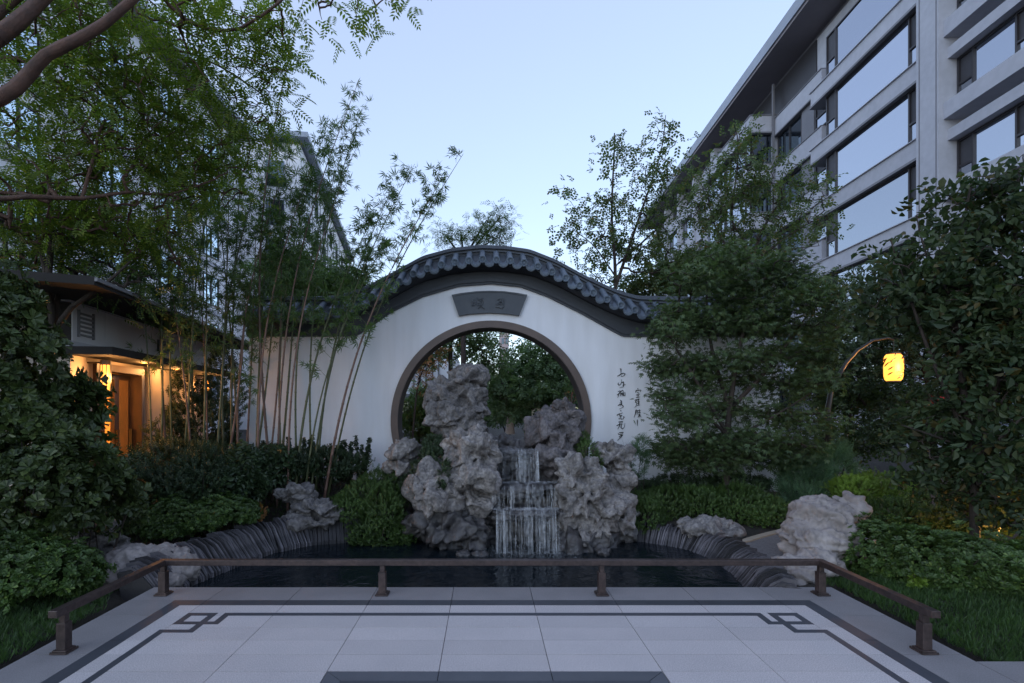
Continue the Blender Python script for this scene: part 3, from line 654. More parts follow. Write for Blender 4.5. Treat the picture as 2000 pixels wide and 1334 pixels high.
def fb(par, T, name, m, *bx, bevel=0):
    b = MB()
    for q in bx: b.box((q[0], q[2], q[4]), (q[1], q[3], q[5]), T)
    return b.build(name, M[m], par, bevel=bevel)
fb(rb, TR, 'body', 'facade', (8, 60, -12, -.75, -.5, 21.6))
rf = fb(rb, TR, 'roof', 'fascia', (5, 60.6, -12.5, 1.1, 22.1, 22.75))
fb(rf, TR, 'soffit', 'soffit', (5.1, 60.5, -12.4, 1.0, 21.95, 22.097))
fb(rb, TR, 'attic_wall', 'facade_dk', (8, 60, -11.5, -.9, 21.6, 21.948))
fb(rb, TR, 'pier', 'facade', (19.55, 20.6, -.75, .28, 0, 21.9))
fb(rb, TR, 'pier_edge', 'facade_dk', (20.42, 20.46, .281, .295, 0, 21.85), (19.62, 19.66, .281, .295, 0, 21.85))
for k in range(7):
    s = 18.05-3.01*k
    # bay with the very wide windows
    if s > 1: window(rb, TR, 20.61, 26.85, .0, s+.03, s+2.2, (21.35, 26.1), 'glass', split=(0, 2))
    fb(rb, TR, 'spandrel', 'facade', (20.602, 27.95, -.7, .14, s-.72, s))
    fb(rb, TR, 'sill', 'facade', (20.602, 28.0, -.7, .22, s+.001, s+.03))
    fb(rb, TR, 'drip_ledge', 'facade_dk', (20.602, 27.98, -.7, .20, s-.82, s-.721))
    # bay nearest the camera, set back behind balcony slabs
    s1 = 15.75-3.01*k
    if s1 > 0: window(rb, TR, 16.6, 19.5, -.35, s1, s1+1.6, (17.25, 18.85), 'glass', split=(0, 2))
    if s1 > 0: window(rb, TR, 12.6, 16.0, -.35, s1, s1+1.6, (13.2, 15.3), 'glass', split=(0, 2))
    fb(rb, TR, 'spandrel', 'facade', (8, 19.549, -.7, .1, s1-.6, s1-.002)); fb(rb, TR, 'drip_ledge', 'facade', (8, 19.549, -.7, -.05, s1-1.38, s1-.98))
    # set-back part beyond
    s3 = 19.4-3.0*k
    fb(rb, TR, 'spandrel', 'facade', (28.001, 32.9, -.74, -.45, s3-1.0, s3)); fb(rb, TR, 'sill', 'facade_dk', (28.001, 32.9, -.74, -.40, s3+.001, s3+.05)); fb(rb, TR, 'drip_ledge', 'facade_dk', (28.001, 32.9, -.74, -.42, s3-1.08, s3-1.001))
    if s3 > 3:
        window(rb, TR, 27.2, 28.9, -.62, s3-2.9, s3-1.1, (27.7,), 'glass', split=(1,)); window(rb, TR, 30.2, 32.85, -.62, s3-2.9, s3-1.1, (31.5,), 'glass_dk')
        fb(rb, TR, 'infill_panel', 'facade_dk', (28.95, 30.15, -.74, -.6, s3-2.92, s3-1.09))
    # projecting block
    s4 = 19.7-3.0*k
    fb(rb, TR, 'spandrel', 'facade', (33.0, 41, -.7, .95, s4-1.0, s4)); fb(rb, TR, 'drip_ledge', 'facade_dk', (32.95, 41, -.7, 1.0, s4-1.08, s4-1.001)); fb(rb, TR, 'sill', 'facade_dk', (32.95, 41, -.7, 1.0, s4+.001, s4+.06))
    if s4 > 3:
        window(rb, TR, 33.5, 37.2, .75, s4-2.92, s4-1.1, (34.2, 36.5), 'glass'); window(rb, TR, 37.4, 40.9, .75, s4-2.92, s4-1.1, (38.1,), 'glass')
        fb(rb, TR, 'corner_glazing', 'glass_dk', (33.2, 33.24, -.6, .74, s4-2.92, s4-1.1))
        for u in (42, 46, 50, 54): window(rb, TR, u, u+3.2, -.3, s4-2.92, s4-1.1, (u+.8,), 'glass')
    fb(rb, TR, 'spandrel', 'facade', (41.001, 59.5, -.74, -.1, s4-1.02, s4-.02))
fb(rb, TR, 'pier', 'facade', (45.4, 45.9, -.74, .05, 0, 21.6), (49.4, 49.9, -.74, .05, 0, 21.6), (53.4, 53.9, -.74, .05, 0, 21.6), (41.002, 41.8, -.74, .05, 0, 21.6))
fb(rb, TR, 'pier', 'facade', (40.6, 40.99, -.7, .9, 0, 19.6), (33.001, 33.19, -.7, -.4, 0, 19.6))
fb(rb, TR, 'top_storey_shade', 'wframe', (28.9, 59.5, -.749, -.70, 19.5, 21.55))  # flat dark strip on the wall, painting the shade of a recessed storey
fb(rb, TR, 'downpipe', 'facade_dk', (32.75, 32.87, -.39, -.28, 0, 21.5))

TL = FT(-17.5, 0, 0, 1, 1)
lb = thing('apartment_building', 'white panelled apartment block mostly hidden by the tree canopy on the left', 'building', TL(24, 0, 0))
fb(lb, TL, 'body', 'bwhite', (4, 37.5, -12, -.01, -.5, 20.3))
rf = fb(lb, TL, 'roof', 'fascia', (3, 38.3, -12.4, .9, 20.9, 21.3)); fb(rf, TL, 'soffit', 'soffit', (3.1, 38.2, -12.3, .8, 20.7, 20.897)); fb(lb, TL, 'attic_wall', 'facade_dk', (4.1, 37.4, -11.9, -.1, 20.301, 20.69))
for k in range(6):
    z = 17.3-3.05*k
    for u in (9, 14, 19, 24, 28.5, 33): window(lb, TL, u, u+1.9, .05, z, z+1.9, (u+.95,), 'glass_dk')
    fb(lb, TL, 'string_course', 'facade', (4, 37.6, 0, .10, z-.55, z-.3))
for u in (12.3, 17.2, 22.1, 27, 31.5, 36): fb(lb, TL, 'panel_joint', 'facade_dk', (u, u+.05, 0, .02, 0, 20.3))
TB = FT(-14.6, 42, -.14, .99, 1)
l2 = thing('apartment_building', 'white apartment block with gabled corner rising behind the bamboo, left of centre', 'building', (-15, 45, 0))
fb(l2, TB, 'body', 'bwhite', (0, 34, -9, -.01, -.5, 22.4))
rf = fb(l2, TB, 'roof', 'fascia', (-.7, 34.7, -2.3, .7, 22.7, 23.1), (2.2, 34.7, -9.6, -2.31, 22.7, 23.1)); fb(l2, TB, 'attic_wall', 'facade_dk', (.2, 33.8, -8.9, -.2, 22.401, 22.69))
for k in range(6):
    z = 19.0-3.05*k
    for u in (2.5, 6.5, 11, 15.5, 20, 25, 30): window(l2, TB, u, u+1.6, .05, z, z+2.0, (u+.8,), 'glass_dk')
    b = MB(); b.box((-.05, -6.5, z), (0, -5.0, z+2.0), TB); b.build('window', M['glass_dk'], l2)
    b = MB(); b.box((-.05, -2.6, z), (0, -1.2, z+2.0), TB); b.build('window', M['glass_dk'], l2)
for u in (5, 9.3, 13.8, 18.4, 23, 28): fb(l2, TB, 'panel_joint', 'facade_dk', (u, u+.12, 0, .05, 0, 22.4))
# far towers and a low house seen through or over the gate
TT = FT(2.2, 150, 0, 1, 1)
tw_ = thing('residential_tower', 'distant pinkish high-rise tower seen through the moon gate', 'building', (3.5, 150, 0))
M['pink'] = mat('pink_tower_wall', (.46,.36,.36), (.4,.32,.32), .8, .3)
MB().box((4.2, 150, -1), (6.6, 162, 27)).build('wall', M['pink'], tw_)
for k in range(8):
    for q in (4.6, 5.7): MB().box((q, 149.9, 2+3*k), (q+.6, 149.99, 3.6+3*k)).build('window', M['glass_dk'], tw_)
wb = thing('white_building', 'white ribbed building low on the left seen through the moon gate', 'building', (-6, 36, 0))
MB().box((-12, 36, -.5), (-2.2, 46, 5.6)).build('wall', M['bwhite'], wb)
for k in range(16): MB().box((-9.5+k*.42, 35.8, 3.0), (-9.4+k*.42, 35.99, 5.2)).build('rib', M['facade_dk'], wb)
MB().box((-12.3, 35.5, 2.3), (-2.0, 35.98, 2.55)).build('canopy_slab', M['facade_dk'], wb)
for k in range(5): MB().box((-8.5+k*1.3, 35.9, .2), (-7.7+k*1.3, 35.99, 2.1)).build('window', M['glass_dk'], wb)
cw = thing('garden_house', 'small cream walled pavilion with low dark roof, seen through the gate above the right rock', 'building', (2.9, 21, 0))
M['cream'] = mat('cream_render', (.62,.55,.40), (.56,.5,.37), .8, 1)
MB().box((2.0, 21, -.2), (3.4, 23, 1.62)).build('wall', M['cream'], cw)
MB().prism([(1.85, 1.62), (3.6, 1.62), (3.35, 2.05), (2.1, 2.05)], 20.7, 23.3).build('roof', M['roofdk'], cw)

# ---- low lit wing on the left
TW = FT(-5.2, 6.7, -.14, .99, 1)
lw = thing('entrance_wing', 'low wing with lit amber doorway, grey frieze panels and dark overhanging roof at left', 'building', TW(1.5, 0, 0))
# frieze as separate panels
zf0, zf1 = 2.36, 2.85
for i, u in enumerate(np.arange(-.0, 4.4, .73)):
    fb(lw, TW, 'frieze_panel', 'frieze', (u+.004, u+.726, -.3, .0, zf0, zf1))
fb(lw, TW, 'frieze_backing', 'roofdk', (0, 4.4, -.4, -.01, zf0+.002, zf1-.002))
fb(lw, TW, 'cornice', 'facade', (-.1, 4.45, -.3, .03, zf0-.07, zf0-.001)); fb(lw, TW, 'lintel_band', 'roofdk', (-.1, 4.45, -.3, .52, zf0-.17, zf0-.071))
fb(lw, TW, 'top_moulding', 'facade', (-.1, 4.45, -.3, .04, zf1+.001, zf1+.05))
# roof: deep eaves with a sloping edge
b = MB()
for (w0, z0, w1, z1) in ((.9, 2.82, -4, 3.06),):
    V = [TW(-1.2, w0, z0), TW(5.2, w0, z0), TW(5.2, w1, z1), TW(-1.2, w1, z1), TW(-1.2, w0, z0+.09), TW(5.2, w0, z0+.09), TW(5.2, w1, z1+.12), TW(-1.2, w1, z1+.12)]
    b.add(V, [(0,3,2,1),(4,5,6,7),(0,1,5,4),(1,2,6,5),(2,3,7,6),(3,0,4,7)])
rf = b.build('roof', M['roofdk'], lw)
fb(rf, TW, 'gutter', 'facade_dk', (-1.2, 5.2, .901, .93, 2.86, 2.90))
# walls beside the doorway
fb(lw, TW, 'wall', 'warm', (0, .48, -.3, -.02, -.1, zf0-.172)); fb(lw, TW, 'wall', 'warm', (1.78, 4.4, -.3, -.02, -.1, zf0-.172)); fb(lw, TW, 'wall', 'warm', (.481, 1.779, -.3, -.02, 2.14, zf0-.172))
fb(lw, TW, 'pilaster', 'warm', (1.95, 2.03, -.019, .03, -.1, 2.18)); 
fb(lw, TW, 'side_wall', 'warm', (-.02, .12, -3, -.301, -.1, 2.9))
# doorway recess: jambs, transom, leaves, lit room
fb(lw, TW, 'door_frame', 'door', (.481, .56, -.32, .03, -.05, 2.139), (1.70, 1.779, -.32, .03, -.05, 2.139), (.561, 1.699, -.32, .03, 2.04, 2.139))
for u0, u1 in ((.565, .93), (.935, 1.31), (1.315, 1.695)):
    d = fb(lw, TW, 'door', 'door', (u0, u0+.06, -.2, -.14, -.03, 2.03), (u1-.06, u1, -.2, -.14, -.03, 2.03), (u0+.061, u1-.061, -.2, -.14, 1.95, 2.03), (u0+.061, u1-.061, -.2, -.14, -.03, .2))
    fb(d, TW, 'door_handle', 'lamp_metal', (u1-.05, u1-.03, -.135, -.09, .8, 1.2))
fb(lw, TW, 'room_wall', 'curtain', (.3, 2.6, -2.6, -2.5, -.1, 2.3), (.2, .3, -2.6, -.4, -.1, 2.3), (2.6, 2.7, -2.6, -.4, -.1, 2.3), (.2, 2.7, -2.6, -.4, 2.25, 2.3), (.2, 2.7, -2.6, -.4, -.12, -.05))
fb(lw, TW, 'glow_panel', 'interior_glow', (.58, .84, -.8, -.77, .1, 1.95), (1.10, 1.50, -.8, -.77, .1, 1.98))  # glowing panels added behind the doors, standing in for the lit room
sg = fb(lw, TW, 'sign', 'plaque', (2.27, 2.80, .001, .03, 2.48, 2.68), bevel=.004)
sc_ = lambda u, z: (u, z)
b = MB()
for st in ([(2.36,2.62),(2.46,2.62)],[(2.37,2.58),(2.45,2.58)],[(2.35,2.53),(2.47,2.53)],[(2.52,2.63),(2.52,2.52)],[(2.49,2.59),(2.58,2.59)],[(2.58,2.63),(2.58,2.52)],[(2.64,2.63),(2.63,2.53)],[(2.66,2.60),(2.73,2.61)],[(2.70,2.64),(2.69,2.52)],[(2.65,2.55),(2.74,2.53)]):
    (a0, z0), (a1, z1) = st; dx, dz = a1-a0, z1-z0; l = math.hypot(dx, dz); ox, oz = -dz/l*.006, dx/l*.006
    q = [(a0+ox, z0+oz), (a1+ox, z1+oz), (a1-ox, z1-oz), (a0-ox, z0-oz)]
    b.add([TW(p[0], .031, p[1]) for p in q]+[TW(p[0], .036, p[1]) for p in q], [(0,1,2,3),(7,6,5,4),(0,4,5,1),(1,5,6,2),(2,6,7,3),(3,7,4,0)])
b.build('sign_character', M['facade'], sg)
b = MB()
for k in range(6): b.box((.12, .001, 2.45+k*.055), (.42, .02, 2.475+k*.055), TW)
b.box((.10, .001, 2.43), (.119, .03, 2.78), TW); b.box((.421, .001, 2.43), (.44, .03, 2.78), TW); b.build('vent_grille', M['facade_dk'], lw)

def light(name, loc, e, size=.05, color=(1, .44, .13), parent=None):
    l = bpy.data.lights.new(name, 'POINT'); l.energy = e; l.color = color; l.shadow_soft_size = size
    o = bpy.data.objects.new(name, l); col.objects.link(o); o.location = tuple(loc)
    if parent: o.parent = parent; o.location = tuple(np.array(loc)-wloc(parent))
    return o
dl = fb(lw, TW, 'downlight', 'lantern', (2.30, 2.38, .22, .30, zf0-.178, zf0-.171), (1.05, 1.13, .30, .38, zf0-.178, zf0-.171))
light('downlight_glow', TW(2.34, .26, zf0-.22), 4, .04); light('downlight_glow', TW(1.09, .34, zf0-.22), 2.5, .04)
light('room_light', TW(1.2, -1.3, 1.9), 45, .2)
def wall_lamp(u, wd, z0, z1, r, label, e):
    p = np.array(TW(u, wd, z0)); t = thing('wall_lamp', label, 'lamp', p, 'lit wall lamps on the wing')
    n = 16; MB().tube([p+(0,0,.03), p+(0,0,z1-z0-.03)], r, n).build('lamp_shade', M['lantern'], t)
    b = MB(); b.tube([p, p+(0,0,.03)], r*1.15, n); b.tube([p+(0,0,z1-z0-.03), p+(0,0,z1-z0+.03)], r*1.15, n)
    for k in range(8): a = k*PI/4; q = p+(math.cos(a)*r*1.08, math.sin(a)*r*1.08, 0); b.tube([q, q+(0,0,z1-z0)], .006, 4)
    q = np.array(TW(u, 0, z1)); b.tube([p+(0,0,z1-z0), q], .012, 6); b.build('lamp_frame', M['lamp_metal'], t)
    light('lamp_light', p+np.array((.11, -.05, (z1-z0)/2)), e, .06, parent=t)
wall_lamp(.32, .22, 1.72, 2.12, .055, 'tall lit wall lamp beside the amber doorway, half covered by the big shrub', 7)
wall_lamp(3.95, .18, 1.85, 2.1, .05, 'small lit wall lamp glimpsed between bamboo stems at the far end of the wing', 7)

# ---- path
def ribbon(pts, wd, z, name, m, thick=.03, kind='structure', parent=None):
    P = [np.array(p, float) for p in pts]; D = []
    for i in range(len(P)-1):
        a = P[max(i-1,0)]; b_ = P[i]; c = P[i+1]; d = P[min(i+2,len(P)-1)]
        for j in range(8): t = j/8; D.append(.5*((2*b_)+(-a+c)*t+(2*a-5*b_+4*c-d)*t*t+(-a+3*b_-3*c+d)*t**3))
    D.append(P[-1]); V = []; Fs = []
    for i, p in enumerate(D):
        d = D[min(i+1,len(D)-1)]-D[max(i-1,0)]; d /= np.linalg.norm(d); n_ = np.array((-d[1], d[0]))
        for s, zz in ((wd[0], z), (wd[1], z), (wd[1], z-thick), (wd[0], z-thick)): q = p+n_*s; V.append((q[0], q[1], zz))
    for i in range(len(D)-1):
        for k in range(4): Fs.append((4*i+k, 4*i+(k+1) % 4, 4*i+4+(k+1) % 4, 4*i+4+k))
    o = MB().add(V, Fs).build(name, m, parent)
    if kind: tag(o, kind=kind)
    return o
pth = [(2.79,5.52),(3.1,5.62),(3.55,5.95),(4.9,6.9),(6.6,8.4),(8.4,12),(10.2,17),(13,24)]
ribbon(pth, (-.36, .36), .02, 'path', M['path'], .2)
ribbon(pth, (.362, .45), .035, 'path_kerb', M['kerb'], .2); ribbon(pth, (-.45, -.362), .035, 'path_kerb', M['kerb'], .2)

# ================================================================ OBJECTS
# ---- slate bank of the pool (individual edge-laid slates)
bank = bpy.data.objects.new('pool_bank', None); col.objects.link(bank); tag(bank, kind='structure')
def bank_piece_mesh(wd, k):
    rr = random.Random(k); b = MB(); z0, z1 = -.32, .10+rr.uniform(-.03, .03); o0 = -.05; o1 = .22+rr.uniform(-.03, .03)
    prof = [(o0, z0), (o0+.005, z0+.14), (o1*.55, z1-.055), (o1, z1), (o1+.1, z1-.02), (o1+.05, z0)]
    n = len(prof); V = []
    for s, q in ((-wd/2, rr.uniform(-.004, .004)), (wd/2, rr.uniform(-.004, .004))):
        V += [(s, o+q, z+q) for o, z in prof]
    b.add(V, [tuple(range(n))[::-1], tuple(range(n, 2*n))]+[(i, (i+1) % n, (i+1) % n+n, i+n) for i in range(n)]); me_ = b.mesh('slate'); me_.materials.append(M['slate']); return me_
sms = [bank_piece_mesh(.013+.003*(k % 4), k) for k in range(12)]
PL = []
for i in range(len(POOL)-1):
    a, c = POOL[i], POOL[i+1]; L_ = np.linalg.norm(c-a)
    d = (c-a)/L_; k = 0; t = 0
    while t < L_: PL.append((a+d*t, i)); t += .0185
# smooth tangents
pts = np.array([p for p, _ in PL]); k = 9; ker = np.ones(k)/k
sm = np.stack([np.convolve(np.pad(pts[:, j], k//2, 'edge'), ker, 'valid') for j in (0, 1)], 1); nsl = 0
back = MB()
for i in range(1, len(sm)-1):
    dx, dy = sm[i+1]-sm[i-1]; a = math.atan2(dy, dx)+.04+R.uniform(-.03, .03); k = R.randrange(12)
    lo = (sm[i][0]+R.uniform(-.006, .006), sm[i][1]+R.uniform(-.006, .006), (.06 if sm[i][0] < 0 else -.05)+R.uniform(-.012, .012))
    if 4 <= PL[i][1] <= 8 or nsl >= 295:
        ca, sa = math.cos(a), math.sin(a); V_ = [v.co for v in sms[k].vertices]
        back.add([(lo[0]+v.x*ca-v.y*sa, lo[1]+v.x*sa+v.y*ca, lo[2]+v.z) for v in V_], [tuple(p.vertices) for p in sms[k].polygons]); continue
    o = mkobj('slate', sms[k], None, bank, lo); nsl += 1
    o.rotation_euler = (R.uniform(-.05, .05), R.uniform(-.04, .04), a)
back.build('rear_slates', M['slate'], bank)['kind'] = 'stuff'

# ---- railing
def rail_post(x, y, side=False):
    b = MB(); t = post = None
    return
rl = thing('railing', 'low bronze metal rail on square posts around the terrace beside the pool', 'railing', (AX, 4.32, 0))
xl, xr = AX-2.665, AX+2.665; yb_ = 4.32; yf = 3.30; zt = .284; rh = .044; rw = .057
b = MB(); b.box((xl-rw/2, yb_-rw/2, zt-rh), (xr+rw/2, yb_+rw/2, zt)); b.build('rail', M['rail'], rl, bevel=.004)
for xx in (xl, xr):
    b = MB(); b.box((xx-rw/2, yf-.09, zt-rh), (xx+rw/2, yb_-rw/2-.001, zt)); b.build('rail', M['rail'], rl, bevel=.004)
for (px_, py_) in ((xl, yf), (xl, yb_), (AX-.888, yb_), (AX+.888, yb_), (xr, yb_), (xr, yf)):
    b = MB(); s = .029
    b.box((px_-.019, py_-.019, .17), (px_+.019, py_+.019, zt-rh-.001)); p = b.build('post', M['rail'], rl, bevel=.002)
    b = MB(); b.box((px_-s, py_-s, .02), (px_+s, py_+s, .185)); b.build('post_sleeve', M['rail'], p, bevel=.003)
    b = MB(); b.box((px_-.052, py_-.052, .002), (px_+.052, py_+.052, .011)); b.box((px_-.043, py_-.043, .0115), (px_+.043, py_+.043, .022)); b.build('base_plate', M['rail'], p, bevel=.002)
    b = MB()
    for sx_ in (-1, 1):
        for sy_ in (-1, 1): b.tube([(px_+sx_*.0475, py_+sy_*.0475, .0108), (px_+sx_*.0475, py_+sy_*.0475, .016)], .0035, 6)
    b.build('bolt', M['lamp_metal'], p)

# ---- rocks
_ico = None
def rock(label, blobs, seed, m='rock', voxel=.018, amp=1.0, pits=1.0, strata=0, name='rock', group=None, cat='rock', flat=False):
    global _ico
    import bmesh
    if _ico is None:
        bm = bmesh.new(); bmesh.ops.create_icosphere(bm, subdivisions=3, radius=1); _ico = (np.array([v.co[:] for v in bm.verts]), [[v.index for v in f.verts] for f in bm.faces]); bm.free()
    V0, F0 = _ico; V = []; Fs = []
    for c, r in blobs:
        n = len(V); V += [tuple(p) for p in (V0*np.array(r)+np.array(c))]; Fs += [tuple(i+n for i in f) for f in F0]
    me = bpy.data.meshes.new('tmp'); me.from_pydata(V, [], Fs); o = bpy.data.objects.new('tmp', me); col.objects.link(o)
    md = o.modifiers.new('r', 'REMESH'); md.mode = 'VOXEL'; md.voxel_size = voxel
    dg = bpy.context.evaluated_depsgraph_get(); ev = o.evaluated_get(dg); m2 = bpy.data.meshes.new_from_object(ev, depsgraph=dg)
    bpy.data.objects.remove(o); bpy.data.meshes.remove(me)
    n = len(m2.vertices); P = np.zeros(n*3); m2.vertices.foreach_get('co', P); P = P.reshape(-1, 3)
    Nn = np.zeros(n*3); m2.vertex_normals.foreach_get('vector', Nn); Nn = Nn.reshape(-1, 3)
    S = Vector((seed*3.17, seed*1.31, -seed*2.3)); out = np.empty_like(P)
    nz = noise.noise; rmf = noise.ridged_multi_fractal; vor = noise.voronoi
    for i in range(n):
        p = Vector(P[i]); q = p+S
        wv_ = noise.noise_vector(q*2.2)
        q2 = q+wv_*.18
        a = nz(q2*2.6)*.06*amp
        a += (vor(q2*4.6)[0][0]-.45)*.27*pits*amp               # scooped hollows with sharp ribs between them
        w2 = q2+noise.noise_vector(q*7)*.05
        a += (vor(w2*10)[0][0]-.45)*.12*pits
        a += (vor(w2*23)[0][0]-.45)*.030
        a -= abs(nz(q2*6.5))*.04; d3 = vor(q2*6.5+Vector((9,4,2)))[0][0]; a -= max(0, .32-d3)*.50*pits; a += (rmf(q2*16, .8, 2.2, 3, 1.0, 2.0)-1)*.008
        a += nz(q2*38)*.006
        if strata: a += strata*(abs(nz(Vector((q2[0]*1.2, q2[1]*1.2, q2[2]*14))))-.25)*.12
        out[i] = P[i]+Nn[i]*a+np.array(wv_)*.035*amp
    m2.vertices.foreach_set('co', out.ravel().astype(np.float32))
    base = np.array([out[:, 0].mean(), out[:, 1].mean(), out[:, 2].min()]); m2.vertices.foreach_set('co', (out-base).ravel().astype(np.float32))
    m2.polygons.foreach_set('use_smooth', [False if flat else True]*len(m2.polygons)); m2.materials.clear(); m2.update()
    o = mkobj(name, m2, M[m], None, base); return tag(o, label, cat, group)
k7 = 7/F; k6 = 6.2/F
rock('tall pitted grey scholar rock standing upright in front of the moon gate', [E(890,770,7.6,.36,.28,.24),E(912,745,7.6,.24,.24,.18),E(890,815,7.5,.38,.32,.30),E(870,800,7.6,.20,.24,.30),E(928,790,7.5,.16,.22,.26),E(928,835,7.5,.14,.22,.24),E(893,880,7.5,.27,.28,.4)], 1, voxel=.014)
rock('creviced grey rock leaning forward below the tall rock, left of the waterfall top', [E(900,872,6.7,.2,.22,.18),E(930,880,6.65,.28,.24,.24),E(932,925,6.6,.24,.24,.24),E(908,955,6.6,.20,.22,.20),E(925,980,6.6,.17,.2,.12)], 2, m='rock_light', voxel=.014)
rock('small grey rock at the left end of the rockery beside the white wall', [E(790,880,7.0,.19,.2,.16),E(785,915,7.0,.17,.2,.14),E(800,925,7.0,.14,.2,.18)], 3, m='rock_light')
rock('broad grey rock bulging over the pool at the rockery left side', [E(855,935,6.6,.22,.24,.15),E(832,960,6.6,.18,.22,.17),E(868,968,6.5,.22,.24,.18),E(842,985,6.5,.17,.2,.12)], 4, m='rock_light', voxel=.014)
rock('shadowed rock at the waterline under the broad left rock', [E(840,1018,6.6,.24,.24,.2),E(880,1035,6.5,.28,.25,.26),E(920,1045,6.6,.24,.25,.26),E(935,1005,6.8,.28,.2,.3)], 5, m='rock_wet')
rock('dark hooked rock with a raised horn at the top right of the rockery', [E(1062,838,7.1,.19,.24,.15),E(1085,825,7.1,.24,.26,.15),E(1108,815,7.1,.17,.22,.17),E(1100,795,7.1,.12,.16,.10),E(1095,860,7.0,.22,.22,.22),E(1085,890,7.0,.24,.22,.18),E(1068,850,7.2,.24,.2,.16)], 6, m='rock_shaded', voxel=.014)
rock('small dark boulder between the tall rock and the horned rock', [E(985,868,7.2,.17,.2,.10),E(1000,878,7.2,.2,.2,.10)], 7, m='rock_wet')
rock('large grey rock right of the waterfall with a rounded knob top', [E(1118,925,6.6,.18,.24,.19),E(1150,930,6.6,.14,.2,.18),E(1145,970,6.5,.30,.27,.26),E(1172,1000,6.5,.20,.25,.24),E(1130,1000,6.6,.24,.24,.24),E(1155,1035,6.5,.20,.22,.16)], 8, m='rock_light', voxel=.014)
rock('slender upright rock behind the big right rock near the lettering', [E(1185,880,7.0,.17,.2,.16),E(1205,900,7.0,.18,.2,.2),E(1215,950,7.0,.15,.2,.24),E(1200,960,7.0,.16,.2,.2),E(1215,1000,6.8,.14,.2,.16)], 9, m='rock_light')
rock('squat grey rock at the right foot of the rockery by the waterline', [E(1215,1020,6.7,.2,.2,.16),E(1195,1030,6.7,.16,.2,.16)], 10, m='rock_light')
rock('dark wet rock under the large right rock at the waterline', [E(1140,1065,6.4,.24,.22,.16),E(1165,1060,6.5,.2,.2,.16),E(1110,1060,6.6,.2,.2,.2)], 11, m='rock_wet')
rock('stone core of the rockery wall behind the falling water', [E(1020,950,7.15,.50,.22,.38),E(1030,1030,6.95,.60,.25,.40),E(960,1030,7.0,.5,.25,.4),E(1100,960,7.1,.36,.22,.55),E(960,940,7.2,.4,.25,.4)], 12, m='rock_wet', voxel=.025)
for i, (px_, py_, Y_, rx, ry, lab) in enumerate(((1008,884,6.95,.30,.22,'highest flat wet ledge of the waterfall'),(1030,952,6.72,.42,.24,'middle wide wet ledge of the waterfall'),(1030,1000,6.5,.44,.22,'lowest wet ledge of the waterfall'))):
    rock(lab, [E(px_,py_,Y_,rx,ry,.05),E(px_-20,py_+8,Y_+.05,rx*.8,ry,.06)], 20+i, m='rock_wet', amp=.45, pits=.3, voxel=.016)
rock('layered grey rock on the planted slope left of the rockery', [E(585,960,6.9,.24,.24,.13),E(612,990,6.8,.32,.25,.11),E(560,968,6.9,.16,.2,.10),E(600,1020,6.7,.36,.22,.09),E(642,1003,6.8,.18,.2,.10)], 13, strata=1.6, amp=.7, pits=.7, voxel=.016)
rock('smooth pale veined boulder at the terrace left corner behind the rail', [E(265,1105,4.95,.24,.26,.20),E(320,1095,5.1,.24,.24,.16),E(345,1115,5.0,.16,.2,.16),E(235,1130,4.8,.16,.2,.15),E(300,1140,4.75,.26,.18,.12)], 14, m='rock_pale', pits=.25, amp=.9, voxel=.015)
rock('big pale craggy boulder at the right corner of the pool behind the rail', [E(1600,1010,5.3,.28,.26,.2),E(1655,1000,5.35,.12,.16,.2),E(1580,1055,5.2,.25,.26,.22),E(1625,1060,5.2,.24,.26,.24),E(1590,1105,5.0,.26,.24,.16),E(1555,1115,4.9,.2,.2,.14)], 15, m='rock_pale', pits=.45, amp=.65, voxel=.014, strata=.6)
rock('flat layered grey rock lying by the right hedge at the pool edge', [E(1380,1030,6.5,.30,.26,.11),E(1350,1025,6.6,.2,.22,.1),E(1405,1035,6.4,.2,.2,.11)], 16, strata=1.0, voxel=.015, pits=.4)
rock('pale rounded stone far behind the feathery conifer, right of the wall end', [E(1552,890,12,.45,.4,.2)], 18, m='rock_pale', voxel=.03, pits=.3)
rock('half hidden dark stone among shrubs above the left terrace corner', [E(200,1060,5.4,.18,.2,.14),E(215,1045,5.5,.1,.15,.12)], 17, voxel=.02)
for i, (px_, py_, lab) in enumerate(((905,1083,'small reddish stone at the foot of the left wet rock'),(935,1085,'small dark stone at the waterfall foot, left side'),(1180,1078,'small dark stone at the waterfall foot, right side'))):
    rock(lab, [E(px_,py_,6.1,.09,.09,.05)], 30+i, m='rock_wet', pits=.2, amp=.3, voxel=.012, name='stone', cat='stone')

